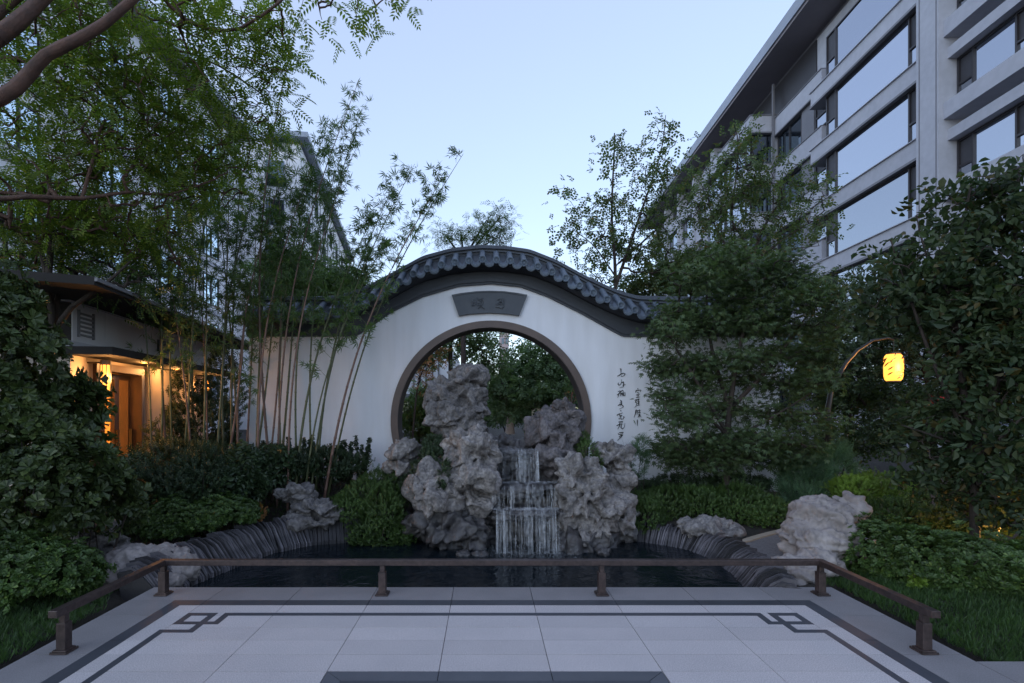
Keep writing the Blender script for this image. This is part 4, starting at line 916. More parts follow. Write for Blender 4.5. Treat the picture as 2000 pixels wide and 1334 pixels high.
# ---- falling water
wf = thing('waterfall', 'thin white strands of water falling over three rock ledges into the dark pool', 'waterfall', W(1030, 1090, 6.2))
def fallstrip(x0, x1, ytop, ybot, Yt, Yb, n, nm):
    rg = np.random.default_rng(int(x0+ytop)); b = MB(); clus = rg.uniform(x0, x1, 5)
    for k in range(n):
        px_ = rg.choice(clus)+rg.normal()*(x1-x0)*.05 if rg.random() < .75 else rg.uniform(x0, x1); px_ = min(max(px_, x0), x1)
        top = W(px_, ytop+rg.uniform(-2, 5), Yt); bot = W(px_+rg.uniform(-3, 3), ybot, Yb); bot[0] = top[0]+rg.normal()*.012
        wd = abs(rg.normal())*.003+.001; N = 8; V = []; Fs = []; endf = 1 if rg.random() < .45 else rg.uniform(.3, .95); st = 0 if rg.random() < .5 else rg.uniform(0, .3)
        yy = top[1]+rg.normal()*.012
        for i in range(N+1):
            t = st+(endf-st)*i/N; z = top[2]+(bot[2]-top[2])*t; y = yy+(bot[1]-top[1])*math.sqrt(t); x = top[0]+(bot[0]-top[0])*t+math.sin(t*9+k)*.003
            w_ = wd*(1+.9*t)*(.6+.4*math.sin(i*1.7+k)); V += [(x-w_, y+.002, z), (x, y-.004, z), (x+w_, y+.002, z)]
        for i in range(N): Fs += [(3*i, 3*i+1, 3*i+4, 3*i+3), (3*i+1, 3*i+2, 3*i+5, 3*i+4)]
        b.add(V, Fs)
    o = b.build(nm, M['fall'], wf, True); o['kind'] = 'stuff'
fallstrip(968, 1050, 878, 942, 6.72, 6.62, 110, 'upper_cascade'); fallstrip(962, 1092, 946, 994, 6.46, 6.40, 130, 'middle_cascade'); fallstrip(970, 1093, 993, 1090, 6.25, 6.12, 210, 'lower_cascade')
for nm_, x0_, x1_, yt_, yb2_, Ya_, Yb2_ in (('upper_film', 968, 1050, 878, 942, 6.73, 6.63), ('middle_film', 963, 1090, 946, 994, 6.47, 6.41), ('lower_film', 972, 1091, 994, 1090, 6.26, 6.13)):
    rg = np.random.default_rng(int(x0_)); b = MB()
    for k in range(16):
        px_ = rg.uniform(x0_+4, x1_-4); w_ = rg.uniform(.012, .05); t_ = W(px_, yt_, Ya_); o_b = W(px_, yb2_, Yb2_); V = []; N = 8; dy_ = rg.uniform(-.01, .01); e_ = rg.uniform(.6, 1)
        for i in range(N+1):
            q = i/N*e_; xx_ = t_[0]; yy_ = t_[1]+(o_b[1]-t_[1])*math.sqrt(q)+dy_; zz_ = t_[2]+(o_b[2]-t_[2])*q; ww_ = w_*(.8+.3*math.sin(i*1.3+k))
            V += [(xx_-ww_, yy_+.006, zz_), (xx_-ww_*.3, yy_-.004*math.sin(k+i), zz_), (xx_+ww_*.4, yy_, zz_), (xx_+ww_, yy_+.006, zz_)]
        b.add(V, [(4*i+c, 4*i+c+1, 4*i+c+5, 4*i+c+4) for i in range(N) for c in range(3)])
    b.build(nm_, M['film'], wf, True)['kind'] = 'stuff'
b = MB(); rg = np.random.default_rng(5)
for ledge, (x0, x1, y, Yd, n) in enumerate(((968,1050,878,6.72,60),(965,1090,942,6.5,190),(965,1092,994,6.3,170))):
    for k in range(n):
        c = W(rg.uniform(x0, x1), y+rg.normal()*1.6, Yd+rg.uniform(-.02, .12)); l = rg.uniform(.01, .05); h = rg.uniform(.001, .003)
        b.add([c+(-l,0,0), c+(0,-.008,-h), c+(l,0,0), c+(0,.008,h)], [(0,1,2,3)])
o = b.build('ledge_foam', M['fall'], wf); o['kind'] = 'stuff'
b = MB()
for k in range(900):
    a = rg.uniform(0, 6.28); c = np.array(W(rg.uniform(960, 1130), 1090, 6.12)); c[0] += rg.normal()*.10; c[1] += rg.normal()*.14-.05; c[2] = -.155+abs(rg.normal())**1.6*.06
    s = rg.uniform(.0015, .005); b.add([c+(s,0,0), c+(-s,0,0), c+(0,s,0), c+(0,-s,0), c+(0,0,s*1.6), c+(0,0,-s)], [(0,2,4),(2,1,4),(1,3,4),(3,0,4),(2,0,5),(1,2,5),(3,1,5),(0,3,5)])
o = b.build('splash_drops', M['fall'], wf); o['kind'] = 'stuff'
b = MB()
for k in range(420):
    c = np.array(W(rg.uniform(955, 1120), 1090, 6.12)); c[0] += rg.normal()*.05; c[1] += abs(rg.normal())*-.16+.06; c[2] = -.157; l = rg.uniform(.004, .022); q = rg.uniform(.002, .006)
    b.add([c+(-l,0,0), c+(0,-q,.0008), c+(l,0,0), c+(0,q,.0008)], [(0,1,2,3)])
o = b.build('pool_foam', M['fall'], wf); o['kind'] = 'stuff'

# ---- hedges and shrubs
def shrub(name, label, cat, blobs, n, T, size, m, seed, group=None, shell=.72, up=.7, jit=.3, stems=True, ground=True):
    g_ = NP(seed); pos = ell_points(g_, blobs, n, shell); C = np.array([b[0] for b in blobs])
    # drop points deep inside another blob
    keep = np.ones(len(pos), bool)
    for c, r in blobs:
        q = (((pos-np.array(c))/np.array(r))**2).sum(1); keep &= q > (shell*.82)**2*.9
    gz = terr(pos[:, 0], pos[:, 1])
    if ground: keep &= pos[:, 2] > gz-.02
    pos = pos[keep]
    # wobble for an uneven outline
    ph = seed*1.7; pos = pos+.085*np.stack([np.sin(pos[:, 1]*9+ph+pos[:, 2]*7), np.sin(pos[:, 2]*8+ph), np.sin(pos[:, 0]*8.5+ph+pos[:, 1]*5)], 1)*min(1, min(blobs[0][1])*2.2)
    # some shoots stand proud of the mass, some places are thin
    cc = np.array([b[0] for b in blobs]); near = cc[np.argmin(((pos[:, None]-cc[None])**2).sum(2), axis=1)]
    sh = g_.r.random(len(pos)) < .10; pos[sh] = near[sh]+(pos[sh]-near[sh])*g_.r.uniform(1.05, 1.32, (sh.sum(), 1))
    thin = np.sin(pos[:, 0]*11+seed)*np.sin(pos[:, 1]*9+1)*np.sin(pos[:, 2]*12+seed*2); pos = pos[(thin < .45) | (g_.r.random(len(pos)) < .45)]
    d = np.zeros_like(pos); best = np.full(len(pos), 1e9)
    for c, r in blobs:
        q = (pos-np.array(c))/np.array(r); l = (q**2).sum(1); s = l < best; d[s] = (q/np.array(r))[s]; best[s] = l[s]
    d /= np.linalg.norm(d, axis=1, keepdims=True)+1e-9
    dirs = d+g_.unit(len(pos))*.55; dirs[:, 2] += up
    c0 = C.mean(0); c0[2] = float(terr(c0[0], c0[1])); t = thing(name, label, cat, c0, group)
    foliage('foliage', pos-dirs/np.linalg.norm(dirs, axis=1, keepdims=True)*size*.5, dirs, g_.unit(len(pos))*.6+np.array((0, 0, .5)), T, size, m, t, g_, jit)
    if stems:
        b = MB(); kk = min(26, max(6, len(pos)//60))
        for i in g_.r.choice(len(pos), kk, replace=False):
            bl = C[np.argmin(((C-pos[i])**2).sum(1))]; base = np.array((bl[0]+(pos[i][0]-bl[0])*.15, bl[1]+(pos[i][1]-bl[1])*.15, 0)); base[2] = float(terr(base[0], base[1]))-.02
            mid = base*.5+pos[i]*.5; mid[2] += .05; b.tube([base, mid, pos[i]], [.008, .006, .003], 5, False)
        b.build('stems', M['bark'], t, True)['kind'] = 'stuff'
    return t
shrub('shrub', 'tall dark glossy leaved shrub filling the left edge in front of the lit wing', 'shrub', [E(10,760,4.7,.55,.5,.85),E(75,850,4.8,.47,.45,.62),E(160,925,4.9,.42,.4,.47),E(60,960,4.6,.62,.5,.55),E(200,980,5.0,.3,.35,.3),E(-60,700,4.8,.5,.5,1.0)], 4600, T_ROS, .085, M['l_broad'], 1, shell=.55, up=.25, jit=.5)
shrub('shrub', 'low small leaved shrub at the bottom left beside the lawn and pale boulder', 'shrub', [E(45,1110,4.25,.36,.3,.22),E(130,1115,4.35,.26,.28,.2),E(-30,1090,4.2,.4,.3,.3)], 2200, T_ROS, .055, M['l_hedge'], 2)
shrub('shrub', 'dark mid height shrub behind the slate bank left, right of the glossy shrub', 'shrub', [E(300,960,6.3,.5,.35,.42),E(390,940,6.6,.5,.35,.38),E(250,980,6.0,.32,.3,.38)], 3200, T_SPRIG, .095, M['l_dark'], 3)
shrub('shrub', 'loose leafy plant between the dark shrub and the layered rock', 'shrub', [E(470,930,6.9,.34,.3,.30),E(520,915,7.2,.3,.3,.28),E(440,970,6.5,.24,.25,.2)], 900, T_ALT, .085, M['l_dark'], 4)
shrub('hedge', 'clipped fresh green box hedge on the slope above the slate bank at left', 'hedge', [E(340,1010,5.95,.3,.26,.2),E(410,1000,6.1,.3,.26,.17),E(470,995,6.3,.28,.26,.16),E(325,1035,5.8,.22,.2,.12)], 3400, T_ROS, .042, M['l_hedge'], 5)
shrub('shrub', 'fresh green fine shrub spilling to the water between layered rock and rockery', 'shrub', [E(715,965,6.9,.30,.28,.28),E(690,990,6.8,.22,.24,.24),E(750,1000,6.7,.26,.26,.30),E(770,960,7.0,.22,.24,.26),E(725,1030,6.6,.24,.2,.16)], 4200, T_SPRIG, .055, M['l_hedge'], 6)
shrub('ivy', 'trailing ivy hanging over the pool edge below the fine green shrub', 'ivy', [E(740,1055,6.55,.22,.1,.12),E(785,1040,6.6,.14,.1,.18),E(700,1050,6.6,.12,.1,.12)], 900, T_ROS, .035, M['l_hedge'], 7, up=-.6, stems=False, ground=False)
shrub('shrub', 'dark creeping plant climbing over the rocks below the tall rock', 'shrub', [E(848,892,6.7,.17,.14,.14),E(822,922,6.7,.13,.14,.14),E(866,925,6.35,.07,.08,.18),E(845,868,7.0,.17,.14,.14),E(800,950,6.9,.12,.12,.18)], 1500, T_SPRIG, .055, M['l_dark'], 8, stems=False, ground=False)
shrub('shrub', 'fine green plant between the horned rock and the slender rock', 'shrub', [E(1145,880,6.9,.13,.12,.16),E(1160,905,6.85,.10,.12,.13),E(1135,860,7.1,.14,.12,.15)], 700, T_SPRIG, .045, M['l_hedge'], 9, stems=False, ground=False)
shrub('shrub', 'thin grey green bush against the white wall beside the slender rock', 'shrub', [E(1240,900,7.5,.16,.16,.24),E(1255,870,7.6,.12,.14,.16)], 420, T_NEEDLE, .10, M['l_blue'], 10)
shrub('hedge', 'broad green hedge below the maple behind the flat rock', 'hedge', [E(1290,985,7.2,.42,.3,.24),E(1370,985,7.2,.42,.35,.25),E(1450,990,7.1,.44,.35,.26),E(1505,1005,6.9,.3,.3,.22),E(1265,1010,6.9,.25,.25,.2)], 7600, T_SPRIG, .06, M['l_hedge'], 11)
shrub('ground_plant', 'brown tinged low plant strip along the foot of the white wall, right side', 'plant', [E(1330,945,7.9,.6,.22,.12),E(1440,945,7.8,.5,.25,.14)], 1400, T_SPRIG, .08, M['l_dark'], 12)
shrub('shrub', 'feathery blue green conifer between the maple and the bright hedge', 'shrub', [E(1575,935,7.8,.38,.3,.32),E(1625,915,8.0,.34,.3,.36),E(1560,975,7.4,.25,.25,.2)], 1700, T_NEEDLE, .17, M['l_blue'], 13)
shrub('hedge', 'bright yellow green hedge behind the craggy boulder', 'hedge', [E(1668,955,6.9,.27,.3,.22),E(1715,955,6.9,.27,.3,.20),E(1762,965,6.8,.22,.28,.18)], 2800, T_SPRIG, .055, M['l_bright'], 14)
shrub('hedge', 'mid green hedge under the large leaved tree, right of the bright hedge', 'hedge', [E(1760,1005,6.2,.32,.3,.2),E(1830,1000,6.2,.34,.3,.26),E(1910,1000,6.1,.4,.3,.28)], 3800, T_SPRIG, .065, M['l_hedge'], 15)
shrub('hedge', 'large leafy hedge along the right lawn in the foreground', 'hedge', [E(1712,1082,4.95,.27,.3,.28),E(1790,1100,4.75,.34,.34,.31),E(1870,1118,4.6,.36,.36,.34),E(1950,1135,4.5,.38,.36,.37),E(2040,1145,4.45,.38,.36,.40)], 7000, T_ROS, .052, M['l_hedge'], 16)
shrub('shrub', 'yellowish sprig shrub poking out at the lawn side of the large hedge', 'shrub', [E(1790,1145,4.5,.06,.06,.12)], 130, T_ROS, .05, M['l_bright'], 17)
shrub('dry_plant', 'small dry orange plant at the top of the left slate bank', 'plant', [E(507,1005,6.35,.06,.06,.09)], 130, T_SPRIG, .04, M['l_orange'], 18)
shrub('shrub', 'dark rounded bush at the end wall of the lit wing behind the bamboo', 'shrub', [E(372,810,8.2,.30,.35,.65),E(340,845,8.1,.30,.35,.4),E(400,830,8.2,.4,.35,.55),E(435,780,8.4,.3,.3,.85)], 2600, T_SPRIG, .10, M['l_dark'], 19)
shrub('shrub', 'dark low planting at the feet of the bamboo stems', 'shrub', [E(420,900,7.3,.8,.4,.2),E(540,900,7.5,.7,.4,.2),E(640,905,7.6,.5,.35,.2),E(350,895,7.2,.6,.35,.26)], 4200, T_SPRIG, .085, M['l_dark'], 20)
# upright leafy plants against the wall
def upright(px_, py_, Y_, h, seed, label):
    g_ = NP(seed); base = W(px_, py_, Y_); base[2] = float(terr(base[0], base[1])); t = thing('upright_plant', label, 'plant', base, 'upright leafy plants along the wall')
    b = MB(); pos = []; nst = 4
    for k in range(nst):
        a = np.array((g_.r.normal()*.05, g_.r.normal()*.04, 0))+base; e = a+np.array((g_.r.normal()*.07, g_.r.normal()*.05, h*g_.r.uniform(.75, 1.05))); b.tube([a, e], [.005, .002], 4, False)
        for q in np.linspace(.15, 1, 20): pos.append(a+(e-a)*q)
    b.build('stems', M['bark'], t)['kind'] = 'stuff'; pos = np.repeat(np.array(pos), 2, 0); d = g_.unit(len(pos)); d[:, 2] = np.abs(d[:, 2])*.5+.5
    foliage('foliage', pos, d, g_.unit(len(pos))+np.array((0,0,1)), T_ROS, .055, M['l_dark'], t, g_)
for i, (px_, hh) in enumerate(((490,.45),(515,.5),(545,.45),(575,.6),(600,.62),(622,.55),(645,.5),(668,.62),(685,.48),(705,.60))):
    upright(px_, 905, 7.95, hh+.12, 50+i, ['', ][0] or 'upright dark green plant at the wall foot, %s' % ['behind the leftmost bamboo stems', 'second from left of its row', 'third from left of its row', 'fourth from left of its row', 'tall, fifth of its row', 'sixth from left of its row', 'fourth from right of its row', 'tall, third from right of its row', 'short, second from right of its row', 'rightmost, against bare wall'][i])

# ---- bamboo
def bamboo(bx, by, tx, ty, Y0, Y1, red, seed, label, dens=1.0, start=.42):
    g_ = NP(seed); a = W(bx, by, Y0); gz = float(terr(a[0], a[1])); e = W(tx, ty, Y1)
    a[2] = gz; t = thing('bamboo', label, 'bamboo', a, 'bamboo stems of the grove'); Lh = np.linalg.norm(e-a); N = int(Lh/.12)+2; pts_ = []; rad = []
    bow = np.array((g_.r.uniform(-.10, .10), g_.r.uniform(-.08, .08), 0))*Lh*.25
    if tx-bx > 60: bow = np.array((-.055, 0, .02))*Lh
    r0 = g_.r.uniform(.012, .019)
    P = lambda q: a+(e-a)*q+bow*math.sin(q*PI)
    for i in range(N):
        q = i/(N-1); r = r0*(1-q)**.75+.0022
        pts_.append(P(q)); rad.append(r)
        if i % 2 == 0 and 0 < i < N-1: pts_ += [P(q+.003), P(q+.006)]; rad += [r*1.25, r]
    b = MB(); b.tube(pts_, rad, 7, False); b.build('culm', M['culm_red' if red else 'culm_green'], t, True)
    # side twigs with leaf fans
    bt = MB(); pos = []; dirs = []
    nt_ = int(22*dens*Lh/3)
    for k in range(nt_):
        q = start+(1-start)*g_.r.random()**.8; o = P(min(q, .99)); an = g_.r.uniform(0, 2*PI); l = g_.r.uniform(.15, .5)*(1.15-q*.5)
        d = np.array((math.cos(an)*.8, math.sin(an)*.6, .75)); d /= np.linalg.norm(d); m1 = o+d*l*.6; en = o+d*l+np.array((0, 0, -.12*l)); bt.tube([o, m1, en], [.0028, .002, .001], 4, False)
        for j in range(5):
            qq = .35+.65*j/4; c = o+(en-o)*qq+g_.r.normal(size=3)*.03; dd = d*.5+g_.unit(1)[0]*.7; dd[2] -= .35; pos.append(c); dirs.append(dd)
    if bt.v: bt.build('twigs', M['culm_green'], t)['kind'] = 'stuff'
    if pos:
        pos = np.array(pos); dirs = np.array(dirs)
        foliage('foliage', pos, dirs, g_.unit(len(pos))*.7+np.array((0, 0, .5)), T_BAM, .105, M['l_bamboo'], t, g_, .3)
BL = [(296,855,262,440,7.4,0),(312,860,300,400,7.5,0),(328,862,318,300,7.6,1),(338,858,345,360,7.7,0),(352,862,372,330,7.5,0),(366,860,352,440,7.8,0),(381,862,320,470,7.3,1),(395,860,402,300,7.6,0),(405,862,368,380,7.7,1),(418,864,448,330,7.5,0),
      (430,864,482,560,7.3,1),(440,862,520,300,7.6,0),(452,862,478,240,7.8,0),(466,858,566,300,7.4,1),(478,862,500,430,7.8,1),(492,864,548,420,7.6,0),(500,868,532,330,7.7,0),(505,870,610,320,7.3,1),(520,868,538,260,7.6,1),(533,868,600,-30,7.5,1),
      (541,870,700,160,7.3,1),(545,866,590,380,7.8,0),(552,872,640,240,7.7,0),(562,874,690,300,7.2,1),(574,876,730,420,7.4,0),(582,874,668,300,7.6,0),(592,872,752,470,7.3,0),(604,868,810,320,7.4,0),(616,866,770,360,7.6,0),(630,862,865,345,7.3,1),(640,862,905,300,7.6,0),(470,860,420,350,7.9,0),(385,862,455,230,8.0,0),(610,866,708,210,7.9,0)]
bd = ['leaning left', 'upright', 'leaning slightly right', 'leaning right', 'leaning far right']
seen = {}
for i, (bx, by, tx, ty, Y0, red) in enumerate(BL):
    ln = tx-bx; k = 0 if ln < -20 else 1 if ln < 15 else 2 if ln < 60 else 3 if ln < 130 else 4
    if i == 0: wh = 'at the left edge of the grove'
    elif bx == 640: wh = 'rightmost of the grove, tip crossing the sky'
    elif bx == 533: wh = 'tallest, reaching the top of the picture'
    elif bx == 541: wh = 'its bare thin tip alone against the sky'
    else:
        wh = 'before the lit wing' if bx < 400 else 'before the dark gap' if bx < 470 else 'before the white wall' if bx < 560 else 'crossing the eaves'
        wh += ', '+('tip high' if ty < 310 else 'tip halfway' if ty < 400 else 'short')
        key = (red, k, wh); c_ = seen.get(key, 0); seen[key] = c_+1
        if c_: wh += ' twin'
    thin = BL[i][0] in (541, 640, 533)
    bamboo(bx, by, tx, ty, Y0, Y0+.1, red, 100+i, '%s bamboo stem %s %s' % ('reddish brown' if red else 'olive green', bd[k], wh), dens=.35 if BL[i][0] in (533,) else .6 if thin else 1.15, start=.42)

# ---- trees
def tree(name, label, cat, base, limbs, blobs, nt_, T, size, m, bark, seed, per=3, spread=.1, droop=.2, shell=0, tw=.004, group=None, along=False, flat=.6, crown='foliage', sides=6, sag=.06, clip=None):
    G = Grow(seed)
    for pts_, r0, r1 in limbs: G.limb(pts_, r0, r1)
    tg = ell_points(G.g, blobs, nt_, shell)
    if clip is not None: tg = tg[clip(tg)]
    G.fill(tg, sag, tw)
    t = thing(name, label, cat, base, group); G.wood('trunk', M[bark], t, sides)
    G.leaves(crown, T, size, M[m], t, per, spread, droop, flat=flat, along=along); return t
# canopy tree at the upper left (trunk outside the frame)
B_ = W(-330, 1000, 4.0); B_[2] = -.05
lim = [([B_, W(-300,700,4.0), W(-230,420,4.0), W(-120,230,4.0)], .16, .10),
       ([W(-120,230,4.0), W(0,192,4.05), W(50,152,4.1), W(90,108,4.1), W(150,78,4.15), W(205,45,4.2), W(258,0,4.25), W(330,-60,4.4), W(460,-150,4.6)], .055, .02),
       ([W(-230,420,4.0), W(-150,180,4.1), W(0,70,4.2), W(60,20,4.3), W(120,-40,4.4), W(240,-150,4.7)], .09, .03),
       ([W(-150,180,4.1), W(-20,40,4.6), W(50,-20,4.7), W(150,-120,4.9)], .06, .02),
       ([W(240,-150,4.7), W(330,10,5.2), W(400,55,5.3), W(470,55,5.3), W(545,5,5.3), W(600,-40,5.3), W(700,-60,5.2)], .022, .008),
       ([W(-230,420,4.0), W(-60,395,5.0), W(60,384,5.2), W(160,388,5.4), W(250,375,5.6), W(330,380,5.9), W(420,350,6.1)], .04, .008),
       ([W(-230,420,4.0), W(-60,140,5.0), W(60,120,5.5), W(200,120,5.8), W(330,95,6.0), W(430,130,6.2), W(520,190,6.3)], .04, .007),
       ([W(160,388,5.4), W(185,300,5.5), W(205,235,5.6), W(270,240,5.8), W(340,260,6.0)], .016, .006)]
bl = [E(60,60,5.2,.9,.8,.6),E(250,60,5.6,1.0,.9,.6),E(430,60,5.6,.8,.8,.45),E(150,230,5.6,1.0,.9,.6),E(330,240,6.0,.9,.9,.6),E(60,360,5.8,.8,.8,.6),E(240,380,6.0,.9,.8,.55),E(380,320,6.4,.7,.8,.5),E(500,220,6.3,.40,.6,.4),E(520,90,5.8,.4,.5,.45),E(120,470,6.4,.8,.7,.45),E(280,490,6.5,.6,.6,.3),E(700,15,5.2,.30,.25,.16),E(785,5,5.2,.16,.15,.14),E(640,15,5.3,.2,.25,.16)]
tree('pagoda_tree', 'large pinnate leaved tree overhanging the whole upper left from outside the frame', 'tree', B_, lim, bl, 1500, T_PIN, .185, 'l_canopy', 'barkred', 11, per=3, spread=.10, droop=.12, tw=.0035, flat=.8)
# small multi-stem tree at the left, behind the glossy shrub
B_ = W(60, 1000, 6.2); B_[2] = .05
lim = [([B_, W(85,760,6.2), W(105,650,6.2), W(95,560,6.2), W(100,450,6.3), W(95,330,6.4)], .07, .02), ([W(105,650,6.2), W(140,600,6.1), W(200,560,6.0), W(255,510,6.0)], .035, .01), ([W(95,560,6.2), W(70,450,6.3), W(30,330,6.5)], .03, .01), ([W(105,650,6.2), W(120,520,6.4), W(130,420,6.6), W(180,330,6.7)], .03, .01), ([B_, W(10,700,6.4), W(12,500,6.5), W(-10,350,6.5)], .05, .02), ([B_, W(35,700,6.6), W(40,520,6.7), W(60,350,6.8)], .04, .02)]
tree('multi_stem_tree', 'dark multi stemmed tree standing before the dark roof of the lit wing', 'tree', B_, lim, [E(60,440,6.8,1.0,.8,.7),E(180,480,6.8,.8,.7,.6),E(220,540,6.3,.4,.4,.3),E(20,560,6.5,.5,.5,.5),E(300,560,6.9,.5,.5,.3)], 420, T_PIN, .17, 'l_bamboo', 'bark', 12, per=3, spread=.08, droop=.3)
# maple
B_ = W(1420, 960, 7.6); B_[2] = float(terr(B_[0], B_[1]))-.03
lim = [([B_, W(1420,880,7.6), W(1425,800,7.6), W(1440,700,7.6), W(1465,600,7.6), W(1480,530,7.7)], .06, .015), ([W(1422,850,7.6), W(1370,760,7.5), W(1320,680,7.4), W(1290,620,7.4)], .035, .01), ([W(1422,850,7.6), W(1360,800,7.4), W(1300,790,7.3)], .025, .008), ([W(1425,800,7.6), W(1500,720,7.6), W(1560,640,7.7), W(1600,580,7.8)], .035, .01), ([W(1425,800,7.6), W(1390,680,7.7), W(1380,580,7.8), W(1390,520,7.9)], .035, .01), ([W(1422,860,7.6), W(1500,820,7.5), W(1580,770,7.6)], .025, .008)]
rm = random.Random(4); bl = []
for yy, xa, xb, k in ((500,1380,1560,2),(540,1315,1625,4),(585,1290,1640,4),(635,1270,1640,5),(690,1262,1640,5),(745,1285,1630,5),(800,1290,1620,4),(850,1272,1590,4),(895,1300,1530,3)):
    for q in range(k):
        f_ = (q+.5)/k; edge = abs(f_-.5)*2; r_x = (xb-xa)/k*.62*7.6/F*rm.uniform(.8, 1.2)
        bl.append(E(xa+(xb-xa)*f_+rm.uniform(-10, 10), yy+edge*18+rm.uniform(-14, 14), 7.55+rm.uniform(-.35, .35), r_x, .42, rm.uniform(.09, .15)))
tree('maple_tree', 'dense dark green maple in front of the right end of the white wall', 'tree', B_, lim, bl, 2100, T_PALM, .066, 'l_maple', 'bark', 13, per=9, spread=.09, droop=.25, flat=.7, tw=.003, sides=4)
# slender trees behind the wall
B_ = W(1200, 830, 11.5); B_[2] = 0
lim = [([B_, W(1202,560,11.5), W(1195,420,11.5), W(1200,290,11.5), W(1200,260,11.5)], .07, .012), ([W(1202,560,11.5), W(1250,420,11.5), W(1290,300,11.4), W(1300,225,11.4)], .04, .006), ([W(1202,540,11.5), W(1160,480,11.5), W(1120,450,11.4)], .02, .005), ([W(1202,520,11.5), W(1290,440,11.6), W(1340,380,11.7)], .03, .006)]
tree('slender_tree', 'slender airy tree behind the wall left of the grey apartment block', 'tree', B_, lim, [E(1185,440,11.5,.75,.7,.8),E(1200,310,11.5,.4,.4,.5),E(1285,350,11.5,.6,.6,1.0),E(1270,480,11.6,.8,.7,.8),E(1120,455,11.4,.45,.4,.35),E(1300,240,11.4,.25,.3,.3),E(1160,530,11.5,.5,.4,.4),E(1100,370,11.4,.2,.2,.3),E(1330,520,11.5,.5,.5,.4)], 380, T_OVAL, .17, 'l_back', 'bark', 14, per=3, spread=.12, droop=.2, tw=.0045)
B_ = W(1480, 830, 10.6); B_[2] = 0
lim = [([B_, W(1462,520,10.6), W(1430,430,10.6), W(1440,330,10.6), W(1440,265,10.6)], .06, .01), ([W(1462,520,10.6), W(1500,430,10.6), W(1550,360,10.5)], .035, .006), ([W(1462,520,10.6), W(1540,460,10.5), W(1610,420,10.4)], .03, .006), ([W(1462,540,10.6), W(1400,450,10.6), W(1380,370,10.6)], .03, .006), ([W(1462,520,10.6),W(1530,490,10.5),W(1600,480,10.4)], .02, .005)]
tree('open_tree', 'open branching green tree in front of the grey apartment block', 'tree', B_, lim, [E(1440,340,10.6,.7,.7,.7),E(1400,430,10.6,.7,.6,.7),E(1510,360,10.5,.6,.5,.5),E(1560,400,10.5,.55,.5,.6),E(1600,440,10.4,.3,.4,.3),E(1480,470,10.6,.8,.6,.6),E(1440,270,10.6,.35,.35,.35),E(1360,380,10.7,.4,.4,.6)], 470, T_OVAL, .15, 'l_back', 'bark', 15, per=3, spread=.1, droop=.2, tw=.0045)
# large leaved tree on the right
B_ = W(1905, 1070, 5.1); B_[2] = -.03
lim = [([B_, W(1900,900,5.1), W(1880,750,5.1), W(1870,600,5.1), W(1880,450,5.1), W(1900,350,5.1)], .045, .01), ([W(1900,900,5.1), W(1960,700,5.0), W(1980,500,5.0), W(1990,330,5.0)], .035, .01), ([W(1895,870,5.1), W(1820,700,5.1), W(1770,560,5.1), W(1740,470,5.1)], .025, .006), ([W(1897,880,5.1), W(1820,850,5.0), W(1760,830,5.0)], .015, .005), ([W(1900,900,5.1), W(1950,860,4.8), W(2010,800,4.7)], .02, .006), ([W(1870,600,5.1), W(1810,500,5.1), W(1790,420,5.1)], .015, .005)]
bl = [E(1900,420,5.1,.35,.4,.45),E(1985,400,5.0,.35,.4,.5),E(1850,540,5.1,.45,.45,.45),E(1950,560,5.0,.5,.5,.5),E(1770,520,5.1,.28,.3,.32),E(1890,690,5.1,.5,.5,.5),E(1980,720,4.9,.4,.5,.55),E(1850,620,5.2,.5,.4,.4),E(1880,860,5.1,.55,.5,.5),E(1980,900,4.9,.4,.5,.5),E(1815,820,5.2,.26,.3,.26),E(1915,955,5.2,.36,.4,.22),E(1975,1000,5.0,.3,.4,.26),E(1740,580,5.1,.2,.25,.25),E(1700,520,5.1,.08,.1,.1),E(1810,400,5.1,.12,.15,.14),E(2060,600,4.9,.4,.5,1.0)]
tree('large_leaved_tree', 'tall shrubby tree with large brownish green leaves at the right edge', 'tree', B_, lim, bl, 820, T_ALT, .092, 'l_magnolia', 'bark', 16, clip=lambda t: ~((abs(CX+t[:, 0]*F/t[:, 1]-1745) < 55) & (abs(CY-(t[:, 2]-H)*F/t[:, 1]-718) < 60)), per=3, spread=.09, droop=.15, flat=.35, tw=.0032)
# dark trees behind, right, around the lamp
B_ = W(1830, 860, 10.5); B_[2] = 0
tree('evergreen_tree', 'dark evergreen tree behind the hanging lantern on the right', 'tree', B_, [([B_, W(1810,740,10.5), W(1760,640,10.5), W(1710,560,10.5)], .06, .02)], [E(1690,620,10.8,1.1,.8,1.0),E(1800,640,10.5,1.2,.9,1.2),E(1650,720,10.5,.7,.6,.5),E(1800,830,10.3,1.0,.7,.6),E(1930,700,10.2,1.2,.8,1.6)], 1000, T_SPRIG, .19, 'l_dark', 'bark', 17, per=4, spread=.12, flat=.3)
B_ = W(1660, 870, 12.5); B_[2] = 0
tree('park_tree', 'loose green tree far behind the maple beside the lamp post', 'tree', B_, [([B_, W(1660,700,12.5)], .06, .02)], [E(1640,760,12.8,.9,.7,.5),E(1740,780,12.6,1.0,.7,.5),E(1600,690,12.8,.8,.6,.6),E(1680,850,12.4,1.2,.6,.35)], 620, T_OVAL, .20, 'l_back', 'bark', 18, per=4, spread=.14)
